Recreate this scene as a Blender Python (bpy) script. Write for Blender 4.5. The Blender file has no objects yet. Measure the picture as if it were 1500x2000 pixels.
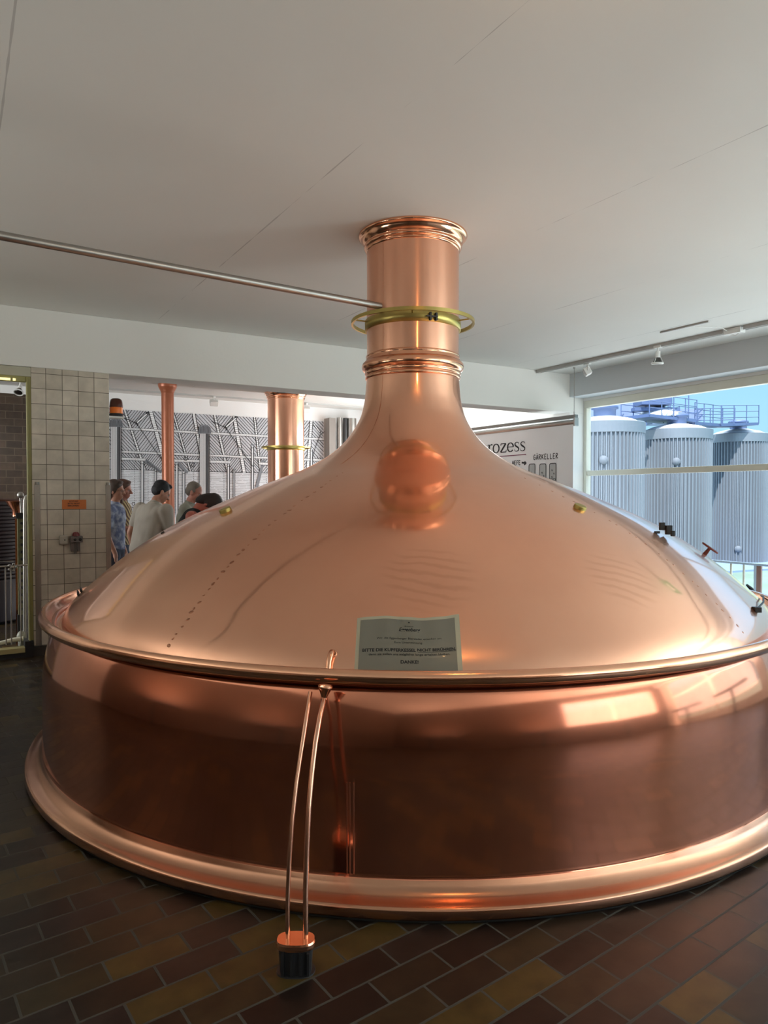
import bpy, bmesh, math, random
from mathutils import Vector, Matrix
random.seed(7)
S = bpy.context.scene
COL = S.collection
PI = math.pi

# ------------------------------------------------------------------ camera
F_PX = 1387.0
HEAD = math.radians(31.2)          # camera heading, clockwise from +Y
PITCH = math.atan(32 / F_PX)       # looking slightly down
CAMP = Vector((0, 0, 1.6))
cd = bpy.data.cameras.new('camera'); cam = bpy.data.objects.new('camera', cd); COL.objects.link(cam)
cam.location = CAMP
cam.rotation_euler = (PI / 2 - PITCH, 0, -HEAD)
cd.sensor_fit = 'VERTICAL'; cd.sensor_height = 36; cd.lens = F_PX / 2000 * 36
cd.clip_start = 0.05; cd.clip_end = 2000
S.camera = cam
_f0 = Vector((math.sin(HEAD), math.cos(HEAD), 0)); RV = Vector((math.cos(HEAD), -math.sin(HEAD), 0))
FV = _f0 * math.cos(PITCH) - Vector((0, 0, math.sin(PITCH))); UV = _f0 * math.sin(PITCH) + Vector((0, 0, math.cos(PITCH)))

# ------------------------------------------------------------------ exposure, world, lights
S.view_settings.view_transform = 'Standard'; S.view_settings.look = 'None'
S.view_settings.gamma = 1; S.view_settings.use_curve_mapping = False
S.view_settings.exposure = 0.53
W = bpy.data.worlds.new('world'); S.world = W; W.use_nodes = True
wn = W.node_tree; wn.nodes.clear()
wo = wn.nodes.new('ShaderNodeOutputWorld'); wb = wn.nodes.new('ShaderNodeBackground')
tc = wn.nodes.new('ShaderNodeTexCoord'); sx = wn.nodes.new('ShaderNodeSeparateXYZ'); rp = wn.nodes.new('ShaderNodeValToRGB')
wn.links.new(tc.outputs['Generated'], sx.inputs[0]); wn.links.new(sx.outputs['Z'], rp.inputs[0])
SKY = [(0.0, (.088, .147, .18)), (.06, (.084, .150, .185)), (.175, (.074, .143, .19)), (.22, (.13, .26, .42)), (.42, (.20, .34, .52)), (.6, (.5, .58, .66)), (1.0, (.6, .66, .72))]
els = rp.color_ramp.elements
els[0].position, els[0].color = SKY[0][0], (*SKY[0][1], 1); els[1].position, els[1].color = SKY[-1][0], (*SKY[-1][1], 1)
for p, c in SKY[1:-1]:
    e = els.new(p); e.color = (*c, 1)
wb.inputs['Strength'].default_value = 4.0
wn.links.new(rp.outputs[0], wb.inputs[0]); wn.links.new(wb.outputs[0], wo.inputs[0])

def light(name, typ, loc, energy, color=(1, 1, 1), rot=(0, 0, 0), size=None, size_y=None, **kw):
    l = bpy.data.lights.new(name, typ); l.energy = energy; l.color = color
    if typ == 'AREA':
        l.shape = 'RECTANGLE' if size_y else 'DISK'; l.size = size
        if size_y: l.size_y = size_y
    elif size is not None and typ != 'SUN': l.shadow_soft_size = size
    for k, v in kw.items(): setattr(l, k, v)
    o = bpy.data.objects.new(name, l); COL.objects.link(o); o.location = loc; o.rotation_euler = rot
    o['kind'] = 'structure'
    return o
light('sun', 'SUN', (0, 0, 20), 6.5, (1, .96, .9), rot=(math.radians(38), 0, math.radians(-55)), angle=math.radians(.6))
# added fill light, set inside the window strip beside and behind the camera (right-hand wall)
light('added_fill_side', 'AREA', (8.28, -2.3, 1.75), 40, (.93, .98, 1.0), rot=(0, math.radians(90), 0), size=2.3, size_y=5.4)
light('added_fill_back', 'AREA', (5.3, -5.85, 2.1), 50, (1.0, .95, .88), rot=(math.radians(90), 0, 0), size=4.6, size_y=1.7)  # added fill light behind the camera, lifts the room's brightness
light('added_fill_rear_left', 'AREA', (-4.9, 10.2, 2.1), 160, (.97, .99, 1.0), rot=(0, math.radians(-90), 0), size=2.0, size_y=3.6)  # added light on a wall without a window, brightens the banner
light('added_fill_rear_right', 'AREA', (8.28, 11.0, 2.0), 130, (.95, .98, 1.0), rot=(0, math.radians(90), 0), size=2.2, size_y=4.0)  # added fill light at the right-hand window, brightens the rear room
# unseen uplights added to brighten the ceiling (their fixtures are built further down)
UP = [(-4.1, 0.5, 1.02, 36, 0, 0), (-4.1, 4.6, 1.02, 78, 0, 0), (-2.5, -5.1, 1.02, 30, 90, 0), (2.0, -5.1, 1.02, 60, 90, 0), (5.4, -5.1, 1.02, 110, 90, 1), (7.7, -3.6, 1.02, 120, 0, 1), (7.7, -0.8, 1.02, 185, 0, 1)]
for i, (x, y, z, e, r, cool) in enumerate(UP):
    light('added_uplight', 'AREA', (x, y, z), e, (.86, 1.0, 1.02) if cool else (1.0, 1.0, .92), rot=(math.radians(180), 0, math.radians(r)), size=.35, size_y=1.6)

# ------------------------------------------------------------------ helpers
def ray(px, py):
    return FV + RV * ((px - 750) / F_PX) - UV * ((py - 1000) / F_PX)
def on(px, py, ax, v):
    d = ray(px, py); return CAMP + d * ((v - CAMP[ax]) / d[ax])
def at(px, py, depth):
    return CAMP + ray(px, py) * depth

class MB:
    def __init__(s): s.v = []; s.f = []; s.m = []; s.sm = []
    def add(s, vs, fs, mi=0, smooth=False):
        b = len(s.v); s.v += [tuple(v) for v in vs]
        for f in fs: s.f.append([b + i for i in f]); s.m.append(mi); s.sm.append(smooth)
        return s
    def box(s, lo, hi, mi=0):
        (a, b, c), (d, e, f) = lo, hi
        vs = [(a, b, c), (d, b, c), (d, e, c), (a, e, c), (a, b, f), (d, b, f), (d, e, f), (a, e, f)]
        return s.add(vs, [(0, 3, 2, 1), (4, 5, 6, 7), (0, 1, 5, 4), (1, 2, 6, 5), (2, 3, 7, 6), (3, 0, 4, 7)], mi)
    def obox(s, c, ax, ay, az, mi=0):
        c = Vector(c); ax, ay, az = Vector(ax), Vector(ay), Vector(az)
        vs = [c + ax * i + ay * j + az * k for k in (-1, 1) for j in (-1, 1) for i in (-1, 1)]
        return s.add(vs, [(0, 2, 3, 1), (4, 5, 7, 6), (0, 1, 5, 4), (1, 3, 7, 5), (3, 2, 6, 7), (2, 0, 4, 6)], mi)
    def tube(s, pts, r, n=12, mi=0, cap=True, closed=False):
        P = [Vector(p) for p in pts]; R = r if isinstance(r, (list, tuple)) else [r] * len(P)
        vs = []; fs = []; up = None
        for i, p in enumerate(P):
            if closed: t = P[(i + 1) % len(P)] - P[i - 1]
            else: t = P[min(i + 1, len(P) - 1)] - P[max(i - 1, 0)]
            t.normalize()
            if up is None:
                up = t.orthogonal().normalized()
                if abs(t.z) < .9: up = (Vector((0, 0, 1)) - t * t.z).normalized()
            else: up = (up - t * up.dot(t)).normalized()
            q = t.cross(up)
            for k in range(n):
                a = 2 * PI * k / n; vs.append(p + (up * math.cos(a) + q * math.sin(a)) * R[i])
        m = len(P)
        for i in range(m if closed else m - 1):
            j = (i + 1) % m
            for k in range(n):
                l = (k + 1) % n; fs.append((i * n + k, i * n + l, j * n + l, j * n + k))
        s.add(vs, fs, mi, True)
        if cap and not closed:
            s.add(vs[:n][::-1], [tuple(range(n))], mi); s.add(vs[-n:], [tuple(range(n))], mi)
        return s
    def lathe(s, prof, c=(0, 0, 0), n=48, mi=0, cap0=False, cap1=False, smooth=True, axis=None, a0=0, a1=2 * PI):
        c = Vector(c); vs = []; full = abs(a1 - a0 - 2 * PI) < 1e-6; m = n if full else n + 1
        for r, z in prof:
            for k in range(m):
                a = a0 + (a1 - a0) * k / n
                vs.append(Vector((r * math.cos(a), r * math.sin(a), z)))
        if axis is not None:
            q = Vector((0, 0, 1)).rotation_difference(Vector(axis).normalized()); vs = [q @ v for v in vs]
        vs = [v + c for v in vs]; fs = []
        for i in range(len(prof) - 1):
            for k in range(n):
                l = (k + 1) % m; fs.append((i * m + k, i * m + l, (i + 1) * m + l, (i + 1) * m + k))
        s.add(vs, fs, mi, smooth)
        if cap0: s.add(vs[:m][::-1], [tuple(range(m))], mi)
        if cap1: s.add(vs[-m:], [tuple(range(m))], mi)
        return s
    def ell(s, c, r, n=20, m=12, mi=0, rot=None):
        c = Vector(c); vs = [Vector((0, 0, -r[2]))]
        for i in range(1, m):
            t = -PI / 2 + PI * i / m
            for k in range(n):
                a = 2 * PI * k / n; vs.append(Vector((r[0] * math.cos(t) * math.cos(a), r[1] * math.cos(t) * math.sin(a), r[2] * math.sin(t))))
        vs.append(Vector((0, 0, r[2])))
        if rot is not None: vs = [rot @ v for v in vs]
        vs = [v + c for v in vs]; fs = []
        for k in range(n):
            l = (k + 1) % n; fs.append((0, 1 + l, 1 + k))
            for i in range(m - 2): fs.append((1 + i * n + k, 1 + i * n + l, 1 + (i + 1) * n + l, 1 + (i + 1) * n + k))
            fs.append((1 + (m - 2) * n + k, 1 + (m - 2) * n + l, len(vs) - 1))
        return s.add(vs, fs, mi, True)
    def cap(s, p, q, r0, r1, n=14, mi=0):      # tapered capsule, closed
        p, q = Vector(p), Vector(q); t = (q - p).normalized(); pts = []; rs = []
        for k in range(5):
            a = PI / 2 * k / 5; pts.append(p - t * r0 * math.cos(a)); rs.append(max(.002, r0 * math.sin(a)))
        pts += [p, q]; rs += [r0, r1]
        for k in range(1, 6):
            a = PI / 2 * k / 5; pts.append(q + t * r1 * math.sin(a)); rs.append(max(.002, r1 * math.cos(a)))
        return s.tube(pts, rs, n, mi)

WLOC = {}
def obj(name, mb, mats, parent=None, label=None, cat=None, group=None, kind=None, bevel=0, sub=0, origin=None):
    vs = mb.v
    if parent is None:
        if origin is None:
            xs = [v[0] for v in vs]; ys = [v[1] for v in vs]
            origin = ((min(xs) + max(xs)) / 2, (min(ys) + max(ys)) / 2, min(v[2] for v in vs))
        off = Vector(origin)
    else:
        off = WLOC[parent.name]
    me = bpy.data.meshes.new(name)
    me.from_pydata([(v[0] - off[0], v[1] - off[1], v[2] - off[2]) for v in vs], [], mb.f)
    if not isinstance(mats, (list, tuple)): mats = [mats]
    for m in mats: me.materials.append(m)
    for p, mi, sm in zip(me.polygons, mb.m, mb.sm): p.material_index = mi; p.use_smooth = sm
    me.update()
    o = bpy.data.objects.new(name, me); COL.objects.link(o)
    if parent is None: o.location = off
    else: o.parent = parent
    WLOC[o.name] = off
    if bevel:
        b = o.modifiers.new('bevel', 'BEVEL'); b.width = bevel; b.segments = 2; b.limit_method = 'ANGLE'; b.angle_limit = math.radians(40)
    tag(o, label, cat, group, kind)
    return o
def tag(o, label=None, cat=None, group=None, kind=None):
    if label: o['label'] = label
    if cat: o['category'] = cat
    if group: o['group'] = group
    if kind: o['kind'] = kind
def thing(name, loc, label, cat, group=None):
    o = bpy.data.objects.new(name, None); COL.objects.link(o); o.location = loc; o.empty_display_size = .1
    WLOC[o.name] = Vector(loc); tag(o, label, cat, group); return o
def struct(name, mb, mats, label=None, **k):
    o = obj(name, mb, mats, kind='structure', origin=(0, 0, 0), **k)
    if label: o['label'] = label
    return o
def dup(src, delta, label=None, parent=None):
    c = src.copy(); COL.objects.link(c)
    if parent is not None: c.parent = parent
    else: c.location = src.location + Vector(delta)
    if label: c['label'] = label
    for ch in list(src.children): dup(ch, delta, None, c)
    return c

# ------------------------------------------------------------------ materials
def mat(name, color=(.8, .8, .8), rough=.5, metal=0, spec=.5, bump=0, bscale=20, var=0, vscale=3, emit=None, es=0, coat=0, trans=0, alpha=1, rvar=0):
    m = bpy.data.materials.new(name); m.use_nodes = True; nt = m.node_tree; b = nt.nodes['Principled BSDF']
    b.inputs['Base Color'].default_value = (*color, 1); b.inputs['Roughness'].default_value = rough; b.inputs['Metallic'].default_value = metal
    b.inputs['Specular IOR Level'].default_value = spec; b.inputs['Coat Weight'].default_value = coat
    b.inputs['Transmission Weight'].default_value = trans
    if emit: b.inputs['Emission Color'].default_value = (*emit, 1); b.inputs['Emission Strength'].default_value = es
    t = nt.nodes.new('ShaderNodeTexCoord')
    if var:
        n = nt.nodes.new('ShaderNodeTexNoise'); n.inputs['Scale'].default_value = vscale; n.inputs['Detail'].default_value = 5
        nt.links.new(t.outputs['Object'], n.inputs['Vector'])
        mx = nt.nodes.new('ShaderNodeMix'); mx.data_type = 'RGBA'
        mx.inputs[6].default_value = (*[c * (1 - var) for c in color], 1); mx.inputs[7].default_value = (*[min(1, c * (1 + var)) for c in color], 1)
        nt.links.new(n.outputs['Fac'], mx.inputs[0]); nt.links.new(mx.outputs[2], b.inputs['Base Color'])
        if rvar:
            mr = nt.nodes.new('ShaderNodeMapRange'); mr.inputs[3].default_value = rough - rvar; mr.inputs[4].default_value = rough + rvar
            mr.inputs[1].default_value = .3; mr.inputs[2].default_value = .7
            nt.links.new(n.outputs['Fac'], mr.inputs[0]); nt.links.new(mr.outputs[0], b.inputs['Roughness'])
    if bump:
        n2 = nt.nodes.new('ShaderNodeTexNoise'); n2.inputs['Scale'].default_value = bscale; n2.inputs['Detail'].default_value = 3
        nt.links.new(t.outputs['Object'], n2.inputs['Vector'])
        bp = nt.nodes.new('ShaderNodeBump'); bp.inputs['Strength'].default_value = bump; bp.inputs['Distance'].default_value = .01
        nt.links.new(n2.outputs['Fac'], bp.inputs['Height']); nt.links.new(bp.outputs[0], b.inputs['Normal'])
    return m
def brickmat(name, ramp, mortar, bw, rh, ms, offset=.5, origin=(0, 0), rot=0, axes='XY', rough=.45, bumpn=.25, stain=.25, coat=0, squash=1, msmooth=.1, mrough=None, specl=.5):
    m = bpy.data.materials.new(name); m.use_nodes = True; nt = m.node_tree; L = nt.links; b = nt.nodes['Principled BSDF']
    t = nt.nodes.new('ShaderNodeTexCoord'); sp = nt.nodes.new('ShaderNodeSeparateXYZ'); cb = nt.nodes.new('ShaderNodeCombineXYZ')
    L.new(t.outputs['Object'], sp.inputs[0]); L.new(sp.outputs[axes[0]], cb.inputs[0]); L.new(sp.outputs[axes[1]], cb.inputs[1])
    sub = nt.nodes.new('ShaderNodeVectorMath'); sub.operation = 'SUBTRACT'; sub.inputs[1].default_value = (origin[0], origin[1], 0); L.new(cb.outputs[0], sub.inputs[0])
    vr = nt.nodes.new('ShaderNodeVectorRotate'); vr.rotation_type = 'Z_AXIS'; vr.inputs['Angle'].default_value = -rot; L.new(sub.outputs[0], vr.inputs['Vector'])
    br = nt.nodes.new('ShaderNodeTexBrick'); br.offset = offset; br.squash = squash
    br.inputs['Scale'].default_value = 1; br.inputs['Brick Width'].default_value = bw; br.inputs['Row Height'].default_value = rh
    br.inputs['Mortar Size'].default_value = ms; br.inputs['Mortar Smooth'].default_value = msmooth; br.inputs['Bias'].default_value = 0
    br.inputs['Color1'].default_value = (0, 0, 0, 1); br.inputs['Color2'].default_value = (1, 1, 1, 1); br.inputs['Mortar'].default_value = (.5, .5, .5, 1)
    L.new(vr.outputs[0], br.inputs['Vector'])
    cr = nt.nodes.new('ShaderNodeValToRGB'); e = cr.color_ramp.elements
    e[0].position, e[0].color = ramp[0][0], (*ramp[0][1], 1); e[1].position, e[1].color = ramp[-1][0], (*ramp[-1][1], 1)
    for p, c in ramp[1:-1]:
        q = e.new(p); q.color = (*c, 1)
    L.new(br.outputs['Color'], cr.inputs[0])
    no = nt.nodes.new('ShaderNodeTexNoise'); no.inputs['Scale'].default_value = 9; no.inputs['Detail'].default_value = 8; L.new(t.outputs['Object'], no.inputs['Vector'])
    mr = nt.nodes.new('ShaderNodeMapRange'); mr.inputs[1].default_value = .3; mr.inputs[2].default_value = .75; mr.inputs[3].default_value = 1 - stain; mr.inputs[4].default_value = 1 + stain
    L.new(no.outputs['Fac'], mr.inputs[0])
    mul = nt.nodes.new('ShaderNodeVectorMath'); mul.operation = 'SCALE'; L.new(cr.outputs[0], mul.inputs[0]); L.new(mr.outputs[0], mul.inputs['Scale'])
    mx = nt.nodes.new('ShaderNodeMix'); mx.data_type = 'RGBA'; L.new(br.outputs['Fac'], mx.inputs[0]); L.new(mul.outputs[0], mx.inputs[6]); mx.inputs[7].default_value = (*mortar, 1)
    L.new(mx.outputs[2], b.inputs['Base Color'])
    rr = nt.nodes.new('ShaderNodeMapRange'); rr.inputs[3].default_value = rough; rr.inputs[4].default_value = mrough or min(1, rough + .35); L.new(br.outputs['Fac'], rr.inputs[0]); L.new(rr.outputs[0], b.inputs['Roughness'])
    mt = nt.nodes.new('ShaderNodeMath'); mt.operation = 'MULTIPLY_ADD'; mt.inputs[1].default_value = -1; L.new(br.outputs['Fac'], mt.inputs[0])
    n3 = nt.nodes.new('ShaderNodeMath'); n3.operation = 'MULTIPLY'; n3.inputs[1].default_value = .5; L.new(no.outputs['Fac'], n3.inputs[0]); L.new(n3.outputs[0], mt.inputs[2])
    bp = nt.nodes.new('ShaderNodeBump'); bp.inputs['Strength'].default_value = bumpn; bp.inputs['Distance'].default_value = .004
    L.new(mt.outputs[0], bp.inputs['Height']); L.new(bp.outputs[0], b.inputs['Normal'])
    b.inputs['Coat Weight'].default_value = coat; b.inputs['Coat Roughness'].default_value = .25; b.inputs['Specular IOR Level'].default_value = specl
    return m

def copper(name, base, rough, bump=.1, bscale=2.5, var=.1, r2=None, mixf=.45, smear=None):
    """brushed copper sheet: patchy oxidation, varying polish, gentle dents"""
    m = bpy.data.materials.new(name); m.use_nodes = True; nt = m.node_tree; L = nt.links; b = nt.nodes['Principled BSDF']
    b.inputs['Metallic'].default_value = 1
    t = nt.nodes.new('ShaderNodeTexCoord')
    n1 = nt.nodes.new('ShaderNodeTexNoise'); n1.inputs['Scale'].default_value = 1.6; n1.inputs['Detail'].default_value = 7; n1.inputs['Roughness'].default_value = .6
    L.new(t.outputs['Object'], n1.inputs['Vector'])
    cr = nt.nodes.new('ShaderNodeValToRGB'); e = cr.color_ramp.elements
    e[0].position = .3; e[0].color = (base[0] * (1 - var), base[1] * (1 - 1.6 * var), base[2] * (1 - 1.8 * var), 1)
    e[1].position = .7; e[1].color = (min(1, base[0] * (1 + var * .5)), base[1] * (1 + var * .8), base[2] * (1 + var * .8), 1)
    L.new(n1.outputs['Fac'], cr.inputs[0]); L.new(cr.outputs[0], b.inputs['Base Color'])
    mp = nt.nodes.new('ShaderNodeMapping'); mp.inputs['Scale'].default_value = (3, 3, .5); L.new(t.outputs['Object'], mp.inputs[0])
    n2 = nt.nodes.new('ShaderNodeTexNoise'); n2.inputs['Scale'].default_value = 2; n2.inputs['Detail'].default_value = 2; L.new(mp.outputs[0], n2.inputs['Vector'])
    mr = nt.nodes.new('ShaderNodeMapRange'); mr.inputs[1].default_value = .35; mr.inputs[2].default_value = .65; mr.inputs[3].default_value = rough * .9; mr.inputs[4].default_value = rough * 1.1
    L.new(n2.outputs['Fac'], mr.inputs[0]); L.new(mr.outputs[0], b.inputs['Roughness'])
    n3 = nt.nodes.new('ShaderNodeTexNoise'); n3.inputs['Scale'].default_value = bscale; n3.inputs['Detail'].default_value = 2; L.new(t.outputs['Object'], n3.inputs['Vector'])
    bp = nt.nodes.new('ShaderNodeBump'); bp.inputs['Strength'].default_value = bump; bp.inputs['Distance'].default_value = .02
    L.new(n3.outputs['Fac'], bp.inputs['Height']); L.new(bp.outputs[0], b.inputs['Normal'])
    if smear:                                            # wiped, tarnished finger marks
        for (cx, cy, cz, rad, sc, ang_) in smear:
            ds = nt.nodes.new('ShaderNodeVectorMath'); ds.operation = 'DISTANCE'; ds.inputs[1].default_value = (cx, cy, cz); L.new(t.outputs['Object'], ds.inputs[0])
            fa = nt.nodes.new('ShaderNodeMapRange'); fa.interpolation_type = 'SMOOTHSTEP'; fa.inputs[1].default_value = rad; fa.inputs[2].default_value = rad * .55; L.new(ds.outputs['Value'], fa.inputs[0])
            mp2 = nt.nodes.new('ShaderNodeMapping'); mp2.inputs['Rotation'].default_value = ang_; L.new(t.outputs['Object'], mp2.inputs[0])
            wv = nt.nodes.new('ShaderNodeTexWave'); wv.bands_direction = 'Z'; wv.inputs['Scale'].default_value = sc; wv.inputs['Distortion'].default_value = 5; wv.inputs['Detail'].default_value = 3; wv.inputs['Detail Scale'].default_value = .8; L.new(mp2.outputs[0], wv.inputs[0])
            th = nt.nodes.new('ShaderNodeMapRange'); th.inputs[1].default_value = .45; th.inputs[2].default_value = 1.0; L.new(wv.outputs['Fac'], th.inputs[0])
            mu = nt.nodes.new('ShaderNodeMath'); mu.operation = 'MULTIPLY'; L.new(fa.outputs[0], mu.inputs[0]); L.new(th.outputs[0], mu.inputs[1])
            mu2 = nt.nodes.new('ShaderNodeMath'); mu2.operation = 'MULTIPLY'; mu2.inputs[1].default_value = .28; L.new(mu.outputs[0], mu2.inputs[0])
            cm = nt.nodes.new('ShaderNodeMix'); cm.data_type = 'RGBA'; src = b.inputs['Base Color'].links[0].from_socket; L.new(mu2.outputs[0], cm.inputs[0]); L.new(src, cm.inputs[6]); cm.inputs[7].default_value = (base[0] * .62, base[1] * .52, base[2] * .45, 1); L.new(cm.outputs[2], b.inputs['Base Color'])
    if r2:
        b2 = nt.nodes.new('ShaderNodeBsdfPrincipled'); b2.inputs['Metallic'].default_value = 1; b2.inputs['Roughness'].default_value = r2
        L.new(b.inputs['Base Color'].links[0].from_socket, b2.inputs['Base Color']); L.new(bp.outputs[0], b2.inputs['Normal'])
        ms = nt.nodes.new('ShaderNodeMixShader'); ms.inputs[0].default_value = mixf; L.new(b.outputs[0], ms.inputs[1]); L.new(b2.outputs[0], ms.inputs[2])
        L.new(ms.outputs[0], [n for n in nt.nodes if n.type == 'OUTPUT_MATERIAL'][0].inputs['Surface'])
    return m

CU = (.93, .55, .39)
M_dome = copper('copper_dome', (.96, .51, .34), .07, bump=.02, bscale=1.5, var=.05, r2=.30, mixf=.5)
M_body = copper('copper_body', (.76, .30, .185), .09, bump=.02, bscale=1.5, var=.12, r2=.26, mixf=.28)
M_chim = copper('copper_brushed_chimney', (.96, .51, .34), .13, bump=.02, bscale=1.5, var=.05, r2=.30, mixf=.4)
_t = M_chim.node_tree.nodes.new('ShaderNodeTangent'); _t.direction_type = 'RADIAL'; _t.axis = 'Z'
for _n in M_chim.node_tree.nodes:
    if _n.type == 'BSDF_PRINCIPLED':
        _n.inputs['Anisotropic'].default_value = .85; _n.inputs['Anisotropic Rotation'].default_value = .25; M_chim.node_tree.links.new(_t.outputs[0], _n.inputs['Tangent'])
M_trim = copper('copper_trim', (.95, .50, .32), .16, bump=.1, bscale=6, var=.12)
M_tube = copper('copper_tube', (.86, .47, .33), .2, bump=.05, bscale=10, var=.08)
M_pipe = mat('copper_red_paint', (.46, .15, .075), .32, .25, var=.08, vscale=4)
M_brass = mat('aged_brass', (.50, .40, .13), .38, 1, var=.18, vscale=9, rvar=.08)
M_steel = mat('stainless_steel', (.40, .385, .36), .42, 1, var=.1, vscale=12)
M_white = mat('white_plaster', (.78, .77, .73), .85, bump=.08, bscale=30, var=.03, vscale=1.2)
M_ceil = mat('ceiling_paint', (.74, .715, .68), .8, bump=.05, bscale=14, var=.04, vscale=.8)
M_black = mat('black_rubber', (.015, .015, .016), .5)
M_cream = mat('cream_window_frame', (.72, .71, .60), .45, var=.06, vscale=6)
M_paintwhite = mat('white_painted_metal', (.8, .8, .77), .4)
M_dark = mat('dark_steel', (.05, .05, .05), .5, .3)
M_ink = mat('black_ink', (.012, .013, .016), .7)
# ------------------------------------------------------------------ the room
H = 3.45
def ceiling_material():
    m = mat('ceiling_boards', (.775, .775, .735), .8, var=.05, vscale=.7)
    nt = m.node_tree; L = nt.links; b = nt.nodes['Principled BSDF']; t = [n for n in nt.nodes if n.type == 'TEX_COORD'][0]
    sp = nt.nodes.new('ShaderNodeSeparateXYZ'); L.new(t.outputs['Object'], sp.inputs[0])
    a = nt.nodes.new('ShaderNodeMath'); a.operation = 'SUBTRACT'; a.inputs[1].default_value = 1.86; L.new(sp.outputs['X'], a.inputs[0])
    pp = nt.nodes.new('ShaderNodeMath'); pp.operation = 'PINGPONG'; pp.inputs[1].default_value = .82; L.new(a.outputs[0], pp.inputs[0])
    nz = nt.nodes.new('ShaderNodeTexNoise'); nz.inputs['Scale'].default_value = 2.2; nz.inputs['Detail'].default_value = 2; L.new(t.outputs['Object'], nz.inputs['Vector'])
    wd = nt.nodes.new('ShaderNodeMapRange'); wd.inputs[1].default_value = .42; wd.inputs[2].default_value = .62; wd.inputs[3].default_value = .0; wd.inputs[4].default_value = .006; L.new(nz.outputs['Fac'], wd.inputs[0])
    lt = nt.nodes.new('ShaderNodeMath'); lt.operation = 'LESS_THAN'; L.new(pp.outputs[0], lt.inputs[0]); L.new(wd.outputs[0], lt.inputs[1])
    src = b.inputs['Base Color'].links[0].from_socket
    mx = nt.nodes.new('ShaderNodeMix'); mx.data_type = 'RGBA'; mx.inputs[7].default_value = (.40, .39, .37, 1)
    mu = nt.nodes.new('ShaderNodeMath'); mu.operation = 'MULTIPLY'; mu.inputs[1].default_value = .6; L.new(lt.outputs[0], mu.inputs[0])
    L.new(mu.outputs[0], mx.inputs[0]); L.new(src, mx.inputs[6]); L.new(mx.outputs[2], b.inputs['Base Color'])
    n = nt.nodes.new('ShaderNodeTexNoise'); n.inputs['Scale'].default_value = 1.4; n.inputs['Detail'].default_value = 3; L.new(t.outputs['Object'], n.inputs['Vector'])
    bp = nt.nodes.new('ShaderNodeBump'); bp.inputs['Strength'].default_value = .25; bp.inputs['Distance'].default_value = .03
    L.new(n.outputs['Fac'], bp.inputs['Height']); L.new(bp.outputs[0], b.inputs['Normal'])
    return m
TILE_RAMP = [(0, (.010, .0062, .005)), (.22, (.017, .0095, .006)), (.4, (.026, .016, .008)), (.55, (.034, .022, .009)), (.68, (.018, .011, .010)), (.80, (.036, .024, .010)), (.88, (.066, .041, .011)), (1, (.058, .037, .011))]
M_floor = brickmat('glazed_floor_tiles', TILE_RAMP, (.06, .055, .045), .2705, .1245, .0045, origin=(1.866 + .27 * .5, 1.576), rot=math.radians(5.3), rough=.36, bumpn=.5, stain=.4, mrough=.7, specl=.32)
m = MB(); m.add([(-5, -6, 0), (8.65, -6, 0), (8.65, 14.3, 0), (-5, 14.3, 0)], [(0, 1, 2, 3)])
m.add([(-5, -6, -.2), (8.65, -6, -.2), (8.65, 14.3, -.2), (-5, 14.3, -.2)], [(3, 2, 1, 0)])
struct('floor', m, M_floor, 'brown glazed rectangular floor tiles laid in offset courses')
m = MB(); m.box((-5.3, -6.3, H), (8.65, 12.1, H + .3)); struct('ceiling', m, ceiling_material(), 'white painted board ceiling')
m = MB(); m.box((-5.3, 12.1, 3.52), (8.65, 14.3, 3.75)); struct('ceiling_rear', m, M_white)
# wall to the left, wall behind the camera
m = MB(); m.box((-5.3, -6.3, 0), (-5, 7.83, H)); struct('wall_left', m, mat('dark_brown_wall', (.10, .065, .045), .5))
m = MB(); m.box((-5.3, 7.83, 0), (-5, 14.3, H)); struct('wall_left_rear', m, M_white)
m = MB()
m.box((-5, -6.3, 0), (8.65, -6, 1.2)); m.box((-5, -6.3, 3.0), (8.65, -6, H)); m.box((-5, -6.3, 1.2), (3, -6, 3)); m.box((7.6, -6.3, 1.2), (8.65, -6, 3))
struct('wall_back', m, mat('back_wall_paint', (.10, .065, .045), .5))
# cross beam over the opening to the rear room
m = MB(); m.box((-5, 7.83, 2.87), (8.35, 8.18, H)); struct('trim_1', m, M_white, 'wide white beam across the opening to the rear room', bevel=.006)
# tiled pillar
M_ptile = brickmat('beige_square_tiles', [(0, (.50, .445, .36)), (.5, (.56, .50, .41)), (1, (.62, .555, .46))], (.12, .10, .075), .1505, .1505, .0028, offset=0, origin=(.674 - .027, 2.873 - .06), axes='XZ', rough=.42, bumpn=.35, stain=.14)
m = MB(); m.box((.665, 7.83, 0), (1.395, 8.18, 2.87)); struct('wall_pillar', m, M_ptile, 'pillar faced with square beige tiles', bevel=.004)
m = MB(); m.box((.655, 7.815, 0), (1.405, 8.19, .1)); struct('baseboard_pillar', m, mat('dark_tile_base', (.03, .028, .025), .4))
m = MB(); m.box((-5, 7.83, 0), (-.9, 8.1, 2.87)); struct('wall_left_front', m, M_white)
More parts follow.
